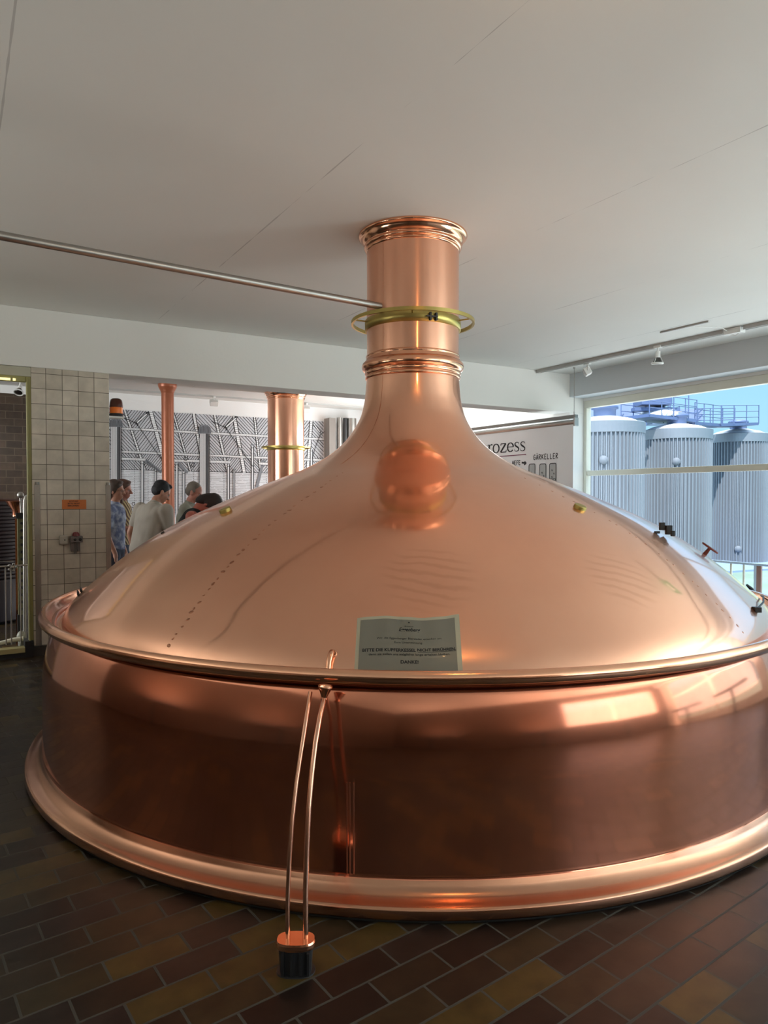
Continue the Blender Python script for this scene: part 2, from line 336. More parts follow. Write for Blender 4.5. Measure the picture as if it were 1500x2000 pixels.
# rear wall: brown tiles left, white with mural right
M_btile = brickmat('brown_wall_tiles', [(0, (.042, .026, .017)), (.5, (.058, .037, .024)), (1, (.078, .050, .032))], (.12, .095, .065), .262, .128, .005, axes='XZ', rough=.4, bumpn=.4, stain=.2)
m = MB(); m.box((-5, 14, 0), (1.9, 14.3, 3.38)); struct('wall_rear_left', m, M_btile, 'brown tiled rear wall')
m = MB(); m.box((-5, 14, 3.38), (1.9, 14.3, 3.6)); m.box((1.9, 14, 0), (8.35, 14.3, 3.6)); struct('wall_rear', m, mat('rear_wall_paint', (.86, .86, .85), .8))
m = MB(); m.box((6.95, 13.75, 0), (7.10, 14, 3.28)); struct('wall_rear_pier', m, mat('grey_brown_render', (.27, .24, .215), .8))
# right-hand wall with windows
XW = 8.35; XO = 8.47
m = MB()
OPEN = [(-5.2, .6, .25, 3.06), (1.0, 7.83, .25, 3.06), (8.6, 13.3, .9, 2.8)]
ys = -6.3
for (a, b, z0, z1) in OPEN:
    m.box((XW, ys, 0), (XO, a, 3.6)); m.box((XW, a, 0), (XO, b, z0)); m.box((XW, a, z1), (XO, b, 3.6)); ys = b
m.box((XW, ys, 0), (XO, 14.3, 3.6)); struct('wall_right', m, M_white)
m = MB(); m.box((8.05, -6, 3.10), (8.35, 7.83, H)); struct('trim_2', m, mat('grey_white_paint', (.62, .66, .68), .8), 'pale grey boxed beam above the big window', bevel=.005)
m = MB(); m.box((8.05, 7.83, 0), (8.35, 8.18, 2.87)); struct('wall_right_pier', m, M_white, bevel=.005)
# window frames and panes
def glass():
    g = bpy.data.materials.new('window_glass'); g.use_nodes = True; nt = g.node_tree; nt.nodes.clear()
    o = nt.nodes.new('ShaderNodeOutputMaterial'); t = nt.nodes.new('ShaderNodeBsdfTransparent'); gl = nt.nodes.new('ShaderNodeBsdfGlossy'); mx = nt.nodes.new('ShaderNodeMixShader'); lw = nt.nodes.new('ShaderNodeLayerWeight'); pw_ = nt.nodes.new('ShaderNodeMath'); pw_.operation = 'POWER'; pw_.inputs[1].default_value = 5; nt.links.new(lw.outputs['Facing'], pw_.inputs[0]); fr = nt.nodes.new('ShaderNodeMath'); fr.operation = 'MULTIPLY_ADD'; fr.inputs[1].default_value = .5; fr.inputs[2].default_value = .012; nt.links.new(pw_.outputs[0], fr.inputs[0])
    t.inputs[0].default_value = (.965, .98, .985, 1); gl.inputs['Roughness'].default_value = .01
    nt.links.new(fr.outputs[0], mx.inputs[0]); nt.links.new(t.outputs[0], mx.inputs[1]); nt.links.new(gl.outputs[0], mx.inputs[2]); nt.links.new(mx.outputs[0], o.inputs[0]); return g
M_glass = glass()
def window(name, y0, y1, z0, z1, bars, zbar, label=None):
    m = MB(); x0, x1 = 8.36, 8.46
    m.box((x0, y0, z1 - .11), (x1, y1, z1)); m.box((x0, y0, z0), (x1, y1, z0 + .09))
    m.box((x0, y1 - .055, z0 + .09), (x1, y1, z1 - .11)); m.box((x0, y0, z0 + .09), (x1, y0 + .065, z1 - .11))
    for b in bars: m.box((x0 + .01, b - .04, z0 + .09), (x1 - .01, b + .04, z1 - .11))
    for z in zbar: m.box((x0 + .012, y0 + .065, z - .04), (x1 - .012, y1 - .065, z + .04))
    f = struct(name, m, M_cream, label, bevel=.006)
    p = MB(); p.box((8.405, y0 + .03, z0 + .05), (8.411, y1 - .03, z1 - .05)); obj('pane', p, M_glass, f)
    return f
window('window_1', 1.0, 7.83, .25, 3.06, [4.3], [1.945], 'large cream framed window looking out on the storage tanks')
window('window_2', -5.2, .6, .25, 3.06, [-2.2], [1.945])
window('window_3', 8.6, 13.3, .9, 2.8, [10.9], [])
p = MB(); p.box((3, -6.2, 1.2), (3.07, -6.1, 3)); p.box((7.53, -6.2, 1.2), (7.6, -6.1, 3)); p.box((3, -6.2, 1.2), (7.6, -6.1, 1.27)); p.box((3, -6.2, 2.93), (7.6, -6.1, 3)); p.box((5.26, -6.2, 1.27), (5.34, -6.1, 2.93))
f = struct('window_4', p, M_cream); p = MB(); p.box((3, -6.155, 1.2), (7.6, -6.15, 3)); obj('pane', p, M_glass, f)

for (x, y, z, e, r, cool) in UP:  # trough bodies for the added ceiling lights, all out of view
    t = thing('added_uplight_trough', (x, y, 0), 'added dark trough lamp on a single foot, brightening the ceiling', 'floor lamp', 'added trough lights out of view behind the visitor'); m = MB()
    a, b = (.22, .85) if r == 0 else (.85, .22)
    m.box((x - a, y - b, z - .12), (x + a, y + b, z - .10)); m.box((x - a, y - b, z - .10), (x - a + .02, y + b, z - .02)); m.box((x + a - .02, y - b, z - .10), (x + a, y + b, z - .02)); m.box((x - a + .02, y - b, z - .10), (x + a - .02, y - b + .02, z - .02)); m.box((x - a + .02, y + b - .02, z - .10), (x + a - .02, y + b, z - .02))
    obj('trough', m, M_dark, t); m = MB(); m.box((x - .05, y - .05, .02), (x + .05, y + .05, z - .12)); m.box((x - .15, y - .15, 0), (x + .15, y + .15, .02)); obj('foot', m, M_dark, t)
# ------------------------------------------------------------------ outside
m = MB(); m.add([(8.65, -200, -2.5), (400, -200, -2.5), (400, 400, -2.5), (8.65, 400, -2.5)], [(0, 1, 2, 3)])
m.add([(-200, 14.35, -2.5), (8.65, 14.35, -2.5), (8.65, 400, -2.5), (-200, 400, -2.5)], [(0, 1, 2, 3)])
struct('ground_lawn', m, mat('lawn_grass', (.14, .21, .17), .9, var=.3, vscale=.6, bump=.4, bscale=40), 'green lawn below the window')
m = MB(); m.box((8.65, -40, -2.5), (26, 60, -2.46)); struct('ground_bounce_apron', m, mat('pale_bounce_ground', (.62, .61, .58), .9, var=.1))  # unseen pale apron, added to bounce sunlight up to the ceiling
# ------------------------------------------------------------------ copper brewing kettle
KC = Vector((2.826, 4.269, 0))
DOME = [(2.31, .84), (2.30, .88), (2.25, .955), (2.14, 1.055), (2.03, 1.15), (1.90, 1.25), (1.745, 1.352), (1.565, 1.452), (1.345, 1.553), (1.13, 1.645), (.95, 1.718), (.80, 1.776), (.675, 1.838), (.58, 1.90), (.50, 1.97), (.435, 2.05), (.378, 2.15), (.350, 2.25), (.338, 2.34), (.331, 2.43)]
def smooth_profile(P, k=5):
    out = []
    for i in range(len(P) - 1):
        p0 = Vector(P[max(i - 1, 0)]); p1 = Vector(P[i]); p2 = Vector(P[i + 1]); p3 = Vector(P[min(i + 2, len(P) - 1)])
        for j in range(k):
            t = j / k
            q = .5 * ((2 * p1) + (p2 - p0) * t + (2 * p0 - 5 * p1 + 4 * p2 - p3) * t * t + (-p0 + 3 * p1 - 3 * p2 + p3) * t ** 3)
            out.append((q[0], q[1]))
    out.append(P[-1]); return out
DP = smooth_profile(DOME)
def dome_r(z):
    if z <= DP[0][1]: return DP[0][0]
    for a, b in zip(DP[:-1], DP[1:]):
        if a[1] <= z <= b[1]: return a[0] + (b[0] - a[0]) * (z - a[1]) / max(1e-9, b[1] - a[1])
    return DP[-1][0]
def hit(px, py, off=0.0):
    d = ray(px, py); f = lambda t: math.hypot(CAMP.x + d.x * t - KC.x, CAMP.y + d.y * t - KC.y) - dome_r(CAMP.z + d.z * t)
    t = 2.0
    while f(t) > 0 and t < 8: t += .02
    a, b = t - .02, t
    for _ in range(20):
        c = (a + b) / 2
        if f(c) > 0: a = c
        else: b = c
    p = CAMP + d * b; n = dome_n(p); return p + n * off
def dome_n(p):
    z = p.z; e = .01; dr = (dome_r(z + e) - dome_r(z - e)) / (2 * e)
    a = math.atan2(p.y - KC.y, p.x - KC.x); return Vector((math.cos(a), math.sin(a), -dr)).normalized()
def dome_pt(az, z, off=0):
    r = dome_r(z); p = Vector((KC.x + r * math.cos(az), KC.y + r * math.sin(az), z)); return p + dome_n(p) * off

_c = hit(838, 1125) - KC; _e = hit(1215, 1130) - KC
M_domed = copper('copper_dome_marked', (.96, .51, .34), .07, bump=.02, bscale=1.5, var=.05, r2=.30, mixf=.5, smear=[(_c.x, _c.y, _c.z, .25, 6.5, (.25, -.35, .2)), (_e.x, _e.y, _e.z, .22, 5.5, (.9, -.5, .3))])
BODY = [(2.4215, .120), (2.418, .126), (2.416, .14), (2.416, .35), (2.416, .495)] + [(2.416, 0.5), (2.4155, 0.5294), (2.4141, 0.5588), (2.4118, 0.5882), (2.4085, 0.6174), (2.4043, 0.6466), (2.3991, 0.6755), (2.393, 0.7043), (2.386, 0.7329), (2.3781, 0.7613), (2.3693, 0.7894), (2.3596, 0.8172), (2.349, 0.8446)] + [(2.344, .850), (2.338, .853), (2.337, .858), (2.345, .866), (2.36, .872), (2.395, .876)]
SKIRT = [(2.494, .014), (2.508, .016), (2.512, .024), (2.512, .050), (2.509, .058), (2.500, .063), (2.486, .066), (2.468, .071), (2.450, .080), (2.437, .091), (2.428, .104), (2.4225, .118), (2.418, .124)]
RIM = [(2.385, .868), (2.402, .864), (2.418, .869), (2.430, .882), (2.434, .898), (2.430, .914), (2.420, .925), (2.408, .929), (2.397, .926), (2.388, .917), (2.378, .899), (2.362, .872), (2.346, .855), (2.330, .845), (2.316, .84), (2.30, .845)]
FLANGE = [(.3285, 3.325), (.334, 3.330), (.337, 3.336), (.334, 3.342), (.330, 3.345), (.338, 3.348), (.346, 3.354), (.349, 3.362), (.346, 3.370), (.340, 3.374), (.343, 3.380), (.352, 3.388), (.360, 3.398), (.366, 3.410), (.370, 3.422), (.378, 3.427), (.384, 3.431), (.387, 3.438), (.386, 3.446), (.38, 3.45)]
MOULD = [(.331, 2.425), (.337, 2.428), (.341, 2.434), (.341, 2.444), (.336, 2.449), (.334, 2.452), (.339, 2.455), (.343, 2.461), (.344, 2.470), (.341, 2.477), (.348, 2.482), (.358, 2.492), (.364, 2.505), (.365, 2.520), (.361, 2.534), (.351, 2.545), (.341, 2.552), (.336, 2.556), (.337, 2.566), (.3345, 2.573), (.331, 2.577), (.335, 2.582), (.336, 2.589), (.332, 2.594), (.3285, 2.597)]
def kettle(c, label, kr=1.0, zs=1.0, ring=2.83, main=True, seg=192):
    """c: floor centre; kr scales the vessel's radius, dz lowers rim, dome and neck"""
    X = lambda P: [(r * kr, z) for r, z in P]
    def up(P, k=kr): return [(.331 + (r - .331) * k, z * zs) for r, z in P]
    t = thing('brewing_kettle', c, label, 'brewing kettle')
    m = MB(); m.lathe([(2.47 * kr, 0), (2.497 * kr, .001), (2.497 * kr, .014), (2.40 * kr, .016)], c, seg); obj('base_seal', m, mat('dark_joint_seal', (.02, .02, .018), .7), t, label='dark seal under the copper base')
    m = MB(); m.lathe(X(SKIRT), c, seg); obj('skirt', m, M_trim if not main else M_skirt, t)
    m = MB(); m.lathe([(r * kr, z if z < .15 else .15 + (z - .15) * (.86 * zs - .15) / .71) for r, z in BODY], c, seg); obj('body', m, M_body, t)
    m = MB(); m.lathe([(r * kr, z * zs) for r, z in RIM], c, seg); obj('rim', m, M_trim, t)
    m = MB(); m.lathe(up(smooth_profile(DOME)), c, seg); obj('dome', m, M_domed if main else M_dome, t)
    m = MB(); m.lathe([(.3285, 2.59 * zs), (.3285, 3.0), (.3285, 3.335)], c, 96); ch = obj('chimney', m, M_chim, t)
    m = MB(); m.lathe([(r, z * zs) for r, z in MOULD], c, 96); obj('neck_moulding', m, M_trim, t)
    m = MB(); m.lathe(FLANGE, c, 96); obj('ceiling_collar', m, M_trim, t)
    m = MB(); m.lathe([(.3285, ring - .058), (.342, ring - .056), (.343, ring + .012), (.339, ring + .016), (.3285, ring + .017)], c, 96); hoop = obj('brass_collar', m, M_brass, t, label='brass collar with an open ring around the chimney')
    m = MB(); n = 96
    for (r0, z0), (r1, z1) in zip([(.426, -.013), (.440, -.013), (.440, .011), (.426, .011)], [(.440, -.013), (.440, .011), (.426, .011), (.426, -.013)]):
        m.lathe([(r0, ring + z0), (r1, ring + z1)], c, n, smooth=True)
    obj('ring', m, M_brass, hoop)
    for k in range(5):
        a = math.radians(20 + 72 * k) ; m = MB(); q = Vector((math.cos(a), math.sin(a), 0)); m.tube([Vector(c) + q * .34 + Vector((0, 0, ring - .005)), Vector(c) + q * .43 + Vector((0, 0, ring))], .0055, 8); obj('spoke', m, M_brass, hoop)
    return t
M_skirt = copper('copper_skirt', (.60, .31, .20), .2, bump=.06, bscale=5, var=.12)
k1 = kettle(KC, 'huge copper brewing kettle in the foreground with a domed lid and wide chimney')
K2 = Vector((5.16, 11.95, 0))
k2 = kettle(K2, 'second copper kettle in the rear room, only its chimney with brass ring showing', kr=.78, zs=.70, ring=2.47, main=False, seg=96)

# clamp on the brass collar
m = MB(); a0 = math.atan2(-KC.y, -KC.x)
for da, s in ((.34, 1), (.46, 1)):
    a = a0 + da; q = Vector((math.cos(a), math.sin(a), 0)); m.obox(KC + q * .352 + Vector((0, 0, 2.80)), q * .012, Vector((-q.y, q.x, 0)) * .006, (0, 0, .026))
a = a0 + .40; q = Vector((math.cos(a), math.sin(a), 0)); m.tube([KC + q * .36 + Vector((0, 0, 2.80)) - Vector((-q.y, q.x, 0)) * .05, KC + q * .36 + Vector((0, 0, 2.80)) + Vector((-q.y, q.x, 0)) * .03], .006, 8)
obj('clamp_bolt', m, M_dark, k1, label='dark clamp bolt on the brass collar')

# rows of dents along two seams of the dome
M_mark = copper('copper_dent', (.50, .24, .15), .45, var=.2)
for az_pt, z0, z1, n, sc in ((hit(440, 1112), .93, 1.745, 34, 1.35), (hit(1309, 1098), .93, 1.70, 24, 1.0)):
    az = math.atan2(az_pt.y - KC.y, az_pt.x - KC.x); m = MB()
    for k in range(n):
        z = z0 + (z1 - z0) * (k + random.uniform(-.25, .25)) / (n - 1); p = dome_pt(az + random.uniform(-.003, .003), z, -.001); nn = dome_n(p)
        q = Vector((0, 0, 1)).rotation_difference(nn).to_matrix(); s = sc * random.uniform(.55, 1.15)
        m = MB(); m.ell(p, (.0075 * s, .0105 * s, .0028), 10, 6, rot=q @ Matrix.Rotation(random.uniform(0, 3), 3, 'Z')); obj('rivet', m, M_mark, k1)

# brass caps
def disc_on_dome(px, py, r, h, name, mt, label):
    p = hit(px, py); n = dome_n(p); m = MB()
    m.lathe([(r * .2, h * .98), (r * .85, h), (r * .97, h * .93), (r, h * .8), (r, h * .1), (r * 1.03, 0), (r * .9, -.004)], p, 32, axis=n, cap0=True); return obj(name, m, mt, k1, label=label)
disc_on_dome(441, 999, .036, .022, 'brass_cap', M_brass, 'small round brass cap on the dome')
disc_on_dome(1132, 993, .036, .02, 'brass_cap', M_brass, 'small round brass cap on the dome')
disc_on_dome(318, 1041, .012, .008, 'stud', M_dark, 'small dark stud')
# manhole hatch on the window side: hinges, hand wheel, cable, latch
m = MB()
for px, py, s in ((1293, 1022, .03), (1306, 1029, .036), (1314, 1036, .022)):
    p = at(px, py + 6, (hit(px - 12, py + 16) - CAMP).dot(FV)); m.obox(p, RV * s * .5, Vector((0, 0, 1)) * s * .75, FV * s * .4)
obj('hinge', m, M_black, k1, label='black hinge of the manhole lid', bevel=.003)
m = MB(); pa = hit(1282, 1042, .008); pb = hit(1308, 1035, .02); m.tube([pa, pa.lerp(pb, .5) + Vector((0, 0, -.012)), pb], .003, 6); m.obox(pa, RV * .014, FV * .008, UV * .007); obj('hinge_wire', m, M_black, k1)
pw = hit(1376, 1083, 0); nw = dome_n(pw); m = MB(); m.tube([pw - nw * .01, pw + nw * .050], [.014, .009], 10); cw = pw + nw * .052
ring_pts = []; q = Vector((0, 0, 1)).rotation_difference(nw)
for k in range(24): ring_pts.append(cw + q @ Vector((.05 * math.cos(2 * PI * k / 24), .05 * math.sin(2 * PI * k / 24), 0)))
m.tube(ring_pts, .006, 8, closed=True)
for k in (0, 8, 16): m.tube([cw, ring_pts[k]], .005, 6)
obj('hand_wheel', m, mat('red_brown_paint', (.17, .035, .025), .5), k1, label='red-brown hand wheel')
m = MB(); pts = [hit(x, y, .012) for x, y in ((1457, 1142), (1466, 1150), (1474, 1160))]; m.tube(pts, [.012, .022, .016], 8)
pts2 = [hit(1474, 1160, .014), hit(1483, 1172, .03), hit(1483, 1183, .03), hit(1478, 1189, .02), hit(1475, 1193, .01)]; m.tube(pts2, .005, 8); m.obox(pts2[-1], RV * .017, UV * .014, FV * .02)
obj('latch_handle', m, M_black, k1, label='black latch handle with cable')
p = hit(152, 1170, .0); a = math.atan2(p.y - KC.y, p.x - KC.x); m = MB()
for dk, zz in ((.05, .99), (.085, 1.0)):
    q = dome_pt(a + -.02 - dk, zz, .01); m.obox(q, Vector((-math.sin(a), math.cos(a), 0)) * .05, dome_n(q) * .012, Vector((0, 0, .012)))
obj('lid_latch', m, M_black, k1, label='black latch at the left edge of the dome', bevel=.002)

# copper overflow pipes in front of the body
def depth_of(p): return (p - CAMP).dot(FV)
t = thing('overflow_pipes', on(578, 1893, 2, 0), 'pair of thin copper overflow pipes ending in a black floor drain', 'pipe')
base = on(578, 1895, 2, 0); db = depth_of(base)
def tube_path(pts, d0, d1):
    out = []; n = len(pts)
    for i, (x, y, s) in enumerate(pts): out.append(at(x, y, d0 + (d1 - d0) * s))
    return out
right = tube_path([(633, 1364, .06), (630, 1376, .14), (624, 1402, .28), (616, 1450, .45), (609, 1510, .62), (603, 1580, .76), (599, 1660, .87), (597, 1740, .95), (597, 1800, 1), (597, 1843, 1)], depth_of(KC + Vector((math.cos(a0), math.sin(a0), 0)) * 2.44) - .0, db)
left = tube_path([(606, 1352, 0), (603, 1372, .10), (597, 1410, .30), (588, 1470, .48), (579, 1530, .62), (571, 1600, .76), (565, 1680, .88), (562, 1760, .96), (562, 1800, 1), (562, 1838, 1)], depth_of(KC + Vector((math.cos(a0), math.sin(a0), 0)) * 2.45), db)
m = MB(); m.tube(right, .0098, 12); obj('pipe', m, M_tube, t)
m = MB(); m.tube(left, .0082, 12); obj('pipe', m, M_tube, t)
pt = right[0]; m = MB(); m.lathe([(.0095, -.012), (.0125, -.01), (.0125, -.004), (.0105, 0), (.013, .006), (.026, .036), (.029, .043), (.027, .045), (.022, .039)], pt + Vector((0, 0, .004)), 24, axis=(RV * .12 + Vector((0, 0, 1)))); obj('funnel', m, M_trim, t)
# oval cap and black drain
def oval(m, c, a, b, z0, z1, ta=1, tb=1, n=40, mi=0):
    vs = []
    for z, s in ((z0, ta), (z1, tb)):
        for k in range(n):
            w = 2 * PI * k / n; x = math.copysign(abs(math.cos(w)) ** .75, math.cos(w)) * a * s; y = math.copysign(abs(math.sin(w)) ** .75, math.sin(w)) * b * s
            vs.append(Vector((c.x, c.y, z)) + RV * x + Vector((_f0.x, _f0.y, 0)) * y)
    m.add(vs, [(k, (k + 1) % n, n + (k + 1) % n, n + k) for k in range(n)], mi, True)
    m.add(vs[n:], [tuple(range(n))], mi); m.add(vs[:n][::-1], [tuple(range(n))], mi)
m = MB(); oval(m, base, .066, .042, .086, .093, .96, 1.0); oval(m, base, .066, .042, .093, .104, 1, 1.0); oval(m, base, .066, .042, .104, .110, 1, .95); obj('cap_plate', m, M_trim, t, label='polished copper oval cap')
m = MB(); oval(m, base, .058, .040, .0, .004, 1.12, 1.1); oval(m, base, .058, .038, .004, .088, .92, 1.0); obj('drain_cup', m, mat('black_plastic_funnel', (.022, .023, .026), .4), t, label='black ribbed drain cup')
m = MB()
for sx in (-.75, -.2, .35, .85):
    q = base + RV * (.053 * sx) - Vector((_f0.x, _f0.y, 0)) * .036; m.obox(Vector((q.x, q.y, .044)), RV * .004, _f0 * .006, (0, 0, .038))
obj('cup_rib', m, M_black, t)
# pipe stub passing from dome to rim
t = thing('dome_drain_pipe', hit(648, 1290), 'short copper drain stub bending out of the dome beside the notice', 'pipe')
m = MB(); p0 = hit(650, 1276, -.01); m.tube([p0, hit(649, 1277, .012), hit(647, 1284, .017), hit(644, 1296, .015), hit(642, 1318, .012)], [.012, .0125, .012, .0115, .0115], 12); obj('elbow', m, M_trim, t)
m = MB(); m.lathe([(.0125, .003), (.016, .003), (.018, .001), (.018, -.004)], hit(650, 1277, 0), 20, axis=dome_n(p0)); obj('collar', m, M_trim, t)
# weld seam on the body under the pipes
m = MB(); sa = math.atan2(-KC.y, -KC.x) - .097
for dd in (-.010, -.004, .004):
    m.tube([KC + Vector((math.cos(sa + dd * .8) * 2.4165, math.sin(sa + dd * .8) * 2.4165, z)) for z in (.13, .25, .38, .49)], .0022, 6)
obj('body_seam', m, M_body, k1)

# ------------------------------------------------------------------ notice on the dome
G = []; NX, NY = 30, 18
def notice_px(s, t):       # s 0..1 left-right, t 0..1 top-bottom -> photo px
    top = 1209 - 6 * s - 3.0 * math.sin(s * PI * 2.2) ; xl = 698 - 7 * t; xr = 896 + 9 * t
    return xl + (xr - xl) * s, top + (1330 - top) * t
GR = [[hit(*notice_px(i / NX, j / NY), .004 + .003 * (math.sin(i * .9) * .5 + .5) * (1 - j / NY)) for i in range(NX + 1)] for j in range(NY + 1)]
def gsurf(s, t, off=.0008):
    x = min(max(s, 0), .9999) * NX; y = min(max(t, 0), .9999) * NY; i, j = int(x), int(y); a, b = x - i, y - j
    p = (GR[j][i] * (1 - a) + GR[j][i + 1] * a) * (1 - b) + (GR[j + 1][i] * (1 - a) + GR[j + 1][i + 1] * a) * b
    return p + dome_n(p) * off
def grid_patch(m, s0, s1, t0, t1, off, mi, nx=30, ny=18, thick=0.0012):
    vs = [gsurf(s0 + (s1 - s0) * i / nx, t0 + (t1 - t0) * j / ny, off) for j in range(ny + 1) for i in range(nx + 1)]
    m.add(vs, [((j + 1) * (nx + 1) + i, (j + 1) * (nx + 1) + i + 1, j * (nx + 1) + i + 1, j * (nx + 1) + i) for j in range(ny) for i in range(nx)], mi, True)
t = thing('notice', GR[NY][NX // 2], 'laminated grey notice with black print leaning on the copper dome', 'notice')
m = MB(); grid_patch(m, 0, 1, 0, 1, 0, 0); obj('laminate', m, mat('laminate_film', (.44, .42, .31), .35, var=.05), t, label='clear cream laminate border')
m = MB(); grid_patch(m, .035, .955, .045, 1, .0008, 0); obj('paper', m, mat('grey_paper', (.19, .185, .15), .35, coat=.15), t)
def text_tris(body, size=1, align='CENTER', bold=0, shear=0, xs=1.0):
    cu = bpy.data.curves.new('tmp_text', 'FONT'); cu.body = body; cu.size = size; cu.align_x = align; cu.offset = bold; cu.shear = shear; cu.resolution_u = 3
    o = bpy.data.objects.new('tmp_text', cu); COL.objects.link(o); dg = bpy.context.evaluated_depsgraph_get(); dg.update()
    me = o.evaluated_get(dg).to_mesh(); vs = [(v.co.x * xs, v.co.y) for v in me.vertices]; fs = [tuple(p.vertices) for p in me.polygons]
    o.evaluated_get(dg).to_mesh_clear(); bpy.data.objects.remove(o); bpy.data.curves.remove(cu); return vs, fs
def add_text(m, body, fn, size, align='CENTER', bold=0, shear=0, xs=1.0, mi=0):
    vs, fs = text_tris(body, size, align, bold, shear, xs); m.add([fn(x, y) for x, y in vs], fs, mi)
m = MB()
def line(body, px, py, wpx, hpx, bold=0, shear=0):
    """centre the text at notice px (in 1500x900 zoom units of the notice crop), width wpx, cap height hpx"""
    vs, fs = text_tris(body, 1, 'CENTER', bold, shear); w = max(v[0] for v in vs) - min(v[0] for v in vs); k = wpx / w; ky = hpx / .70
    def fn(x, y):
        U = px + x * k; V = py - y * ky; return gsurf((U / 6 + 680 - 694.5) / 205.0, (V / 6 + 1180 - 1205) / 123.0, .0016)
    m.add([fn(x, y) for x, y in vs], fs, 0)
line('Brauerei', 712, 268, 100, 14); line('Eggenberg', 712, 318, 256, 40, .02, .35)
line('Wir, die Eggenberger Biersieder ersuchen um', 712, 415, 760, 22); line('Eure Unterstützung:', 705, 460, 330, 22)
line('BITTE DIE KUPFERKESSEL', 478, 555, 620, 34, .03); line('NICHT BERÜHREN,', 1030, 548, 448, 32, .03)
line('denn sie sollen uns möglichst lange erhalten bleiben.', 715, 598, 940, 24, .01); line('DANKE!', 715, 690, 205, 36, .03)
for i in range(20):
    pass
def strip(u0, v0, u1, v1, h):
    vs = []; n = 14
    for i in range(n + 1):
        for dv in (0, h):
            U = u0 + (u1 - u0) * i / n; V = v0 + (v1 - v0) * i / n + dv; vs.append(gsurf((U / 6 + 680 - 694.5) / 205.0, (V / 6 + 1180 - 1205) / 123.0, .0016))
    m.add(vs, [(2 * i, 2 * i + 1, 2 * i + 3, 2 * i + 2) for i in range(n)], 0)
strip(812, 560, 1245, 552, 4)
line('▲', 712, 225, 26, 18)
obj('printed_text', m, M_ink, t, label='black printed lettering')

# thin vertical seam on the chimney and neck
m = MB(); sa = math.atan2(-KC.y, -KC.x) - .66
for z0, z1 in ((2.60, 2.77), (2.85, 3.32)): m.tube([KC + Vector((math.cos(sa) * .3283, math.sin(sa) * .3283, z)) for z in (z0, (z0 + z1) / 2, z1)], .0016, 6)
m.tube([dome_pt(sa, z, -.0004) for z in (1.80, 1.86, 1.92, 1.98, 2.06, 2.15, 2.25, 2.35, 2.42)], .0016, 6)
obj('chimney_seam', m, M_mark, k1)
# ------------------------------------------------------------------ steel pole, rear pipe
m = MB(); pr = at(737, 597, 4.84); pl = at(0, 460, 3.56); dirv = (pl - pr).normalized()
m.tube([pr - dirv * .05, pr + (pl - pr) * .5, pl, pl + dirv * 3.4], .0228, 16)
obj('steel_rail', m, M_steel, label='straight stainless steel rail reaching from the left wall to the kettle chimney', cat='rail')
t = thing('copper_pipe', (3.06, 12.0, 0), 'slim orange copper pipe rising to the ceiling of the rear room', 'pipe')
m = MB(); m.lathe([(.10, 0), (.10, 2), (.10, 3.33)], (3.06, 12.0, 0), 32); obj('pipe', m, M_pipe, t)
m = MB(); m.lathe([(.10, 3.30), (.108, 3.31), (.112, 3.33), (.128, 3.36), (.145, 3.39), (.152, 3.41), (.152, 3.45)], (3.06, 12.0, 0), 32); obj('ceiling_collar', m, M_pipe, t)
for x, r, lb in ((7.22, .055, 'thin steel riser pipe on the rear wall beside the mural'), (7.52, .105, 'thick steel riser pipe, right-hand one beside the mural'), (7.36, .045, 'narrow dark steel riser between two brighter ones')):
    m = MB(); m.lathe([(r, 0), (r, 3.30)], (x, 13.8, 0), 24, cap1=True); obj('riser_pipe', m, M_steel if r != .045 else M_dark, label=lb, cat='pipe')

# ------------------------------------------------------------------ mural on the rear wall
M_mpaper = mat('mural_pale_blue', (.72, .745, .78), .8, var=.05, vscale=5)
M_mhatch = mat('mural_grey_blue', (.60, .62, .66), .8, var=.08, vscale=5)
M_mwhite = mat('mural_white', (.88, .90, .92), .8); M_mgrey = mat('mural_mid_grey', (.22, .235, .26), .8)
MU = MB(); YM = 13.99
def mw(x, y, o): p = on(x, y, 1, YM); return (p.x, YM - o, p.z)
def mline(x0, y0, x1, y1, w=.8, mi=1, o=.004):
    dx, dy = x1 - x0, y1 - y0; l = math.hypot(dx, dy) or 1; nx, ny = -dy / l * w / 2, dx / l * w / 2
    MU.add([mw(x0 + nx, y0 + ny, o), mw(x1 + nx, y1 + ny, o), mw(x1 - nx, y1 - ny, o), mw(x0 - nx, y0 - ny, o)], [(0, 1, 2, 3)], mi)
def mquad(pts, mi, o): MU.add([mw(x, y, o) for x, y in pts], [tuple(range(len(pts)))], mi)
top = lambda x: 800 + (x - 240) * .0592
hb = lambda x: 917 + (x - 240) * .025
def clip(p, d, poly):
    t0, t1 = -1e9, 1e9; n = len(poly)
    cx = sum(q[0] for q in poly) / n; cy = sum(q[1] for q in poly) / n
    for i in range(n):
        (ax, ay), (bx, by) = poly[i], poly[(i + 1) % n]; nx, ny = by - ay, ax - bx
        if nx * (cx - ax) + ny * (cy - ay) < 0: nx, ny = -nx, -ny
        num = nx * (p[0] - ax) + ny * (p[1] - ay); den = nx * d[0] + ny * d[1]
        if abs(den) < 1e-9:
            if num < 0: return None
            continue
        t = -num / den
        if den > 0: t0 = max(t0, t)
        else: t1 = min(t1, t)
    return (t0, t1) if t1 > t0 + .5 else None
def hatch(poly, ang, step=4.0, w=.75, mi=1, o=.004):
    d = (math.cos(ang), math.sin(ang)); nn = (-d[1], d[0]); cs = [q[0] * nn[0] + q[1] * nn[1] for q in poly]
    c = min(cs) + step * .5
    while c < max(cs):
        r = clip((nn[0] * c, nn[1] * c), d, poly)
        if r: mline(nn[0] * c + d[0] * r[0], nn[1] * c + d[1] * r[0], nn[0] * c + d[0] * r[1], nn[1] * c + d[1] * r[1], w * random.uniform(.8, 1.15), mi, o)
        c += step * random.uniform(.85, 1.15)
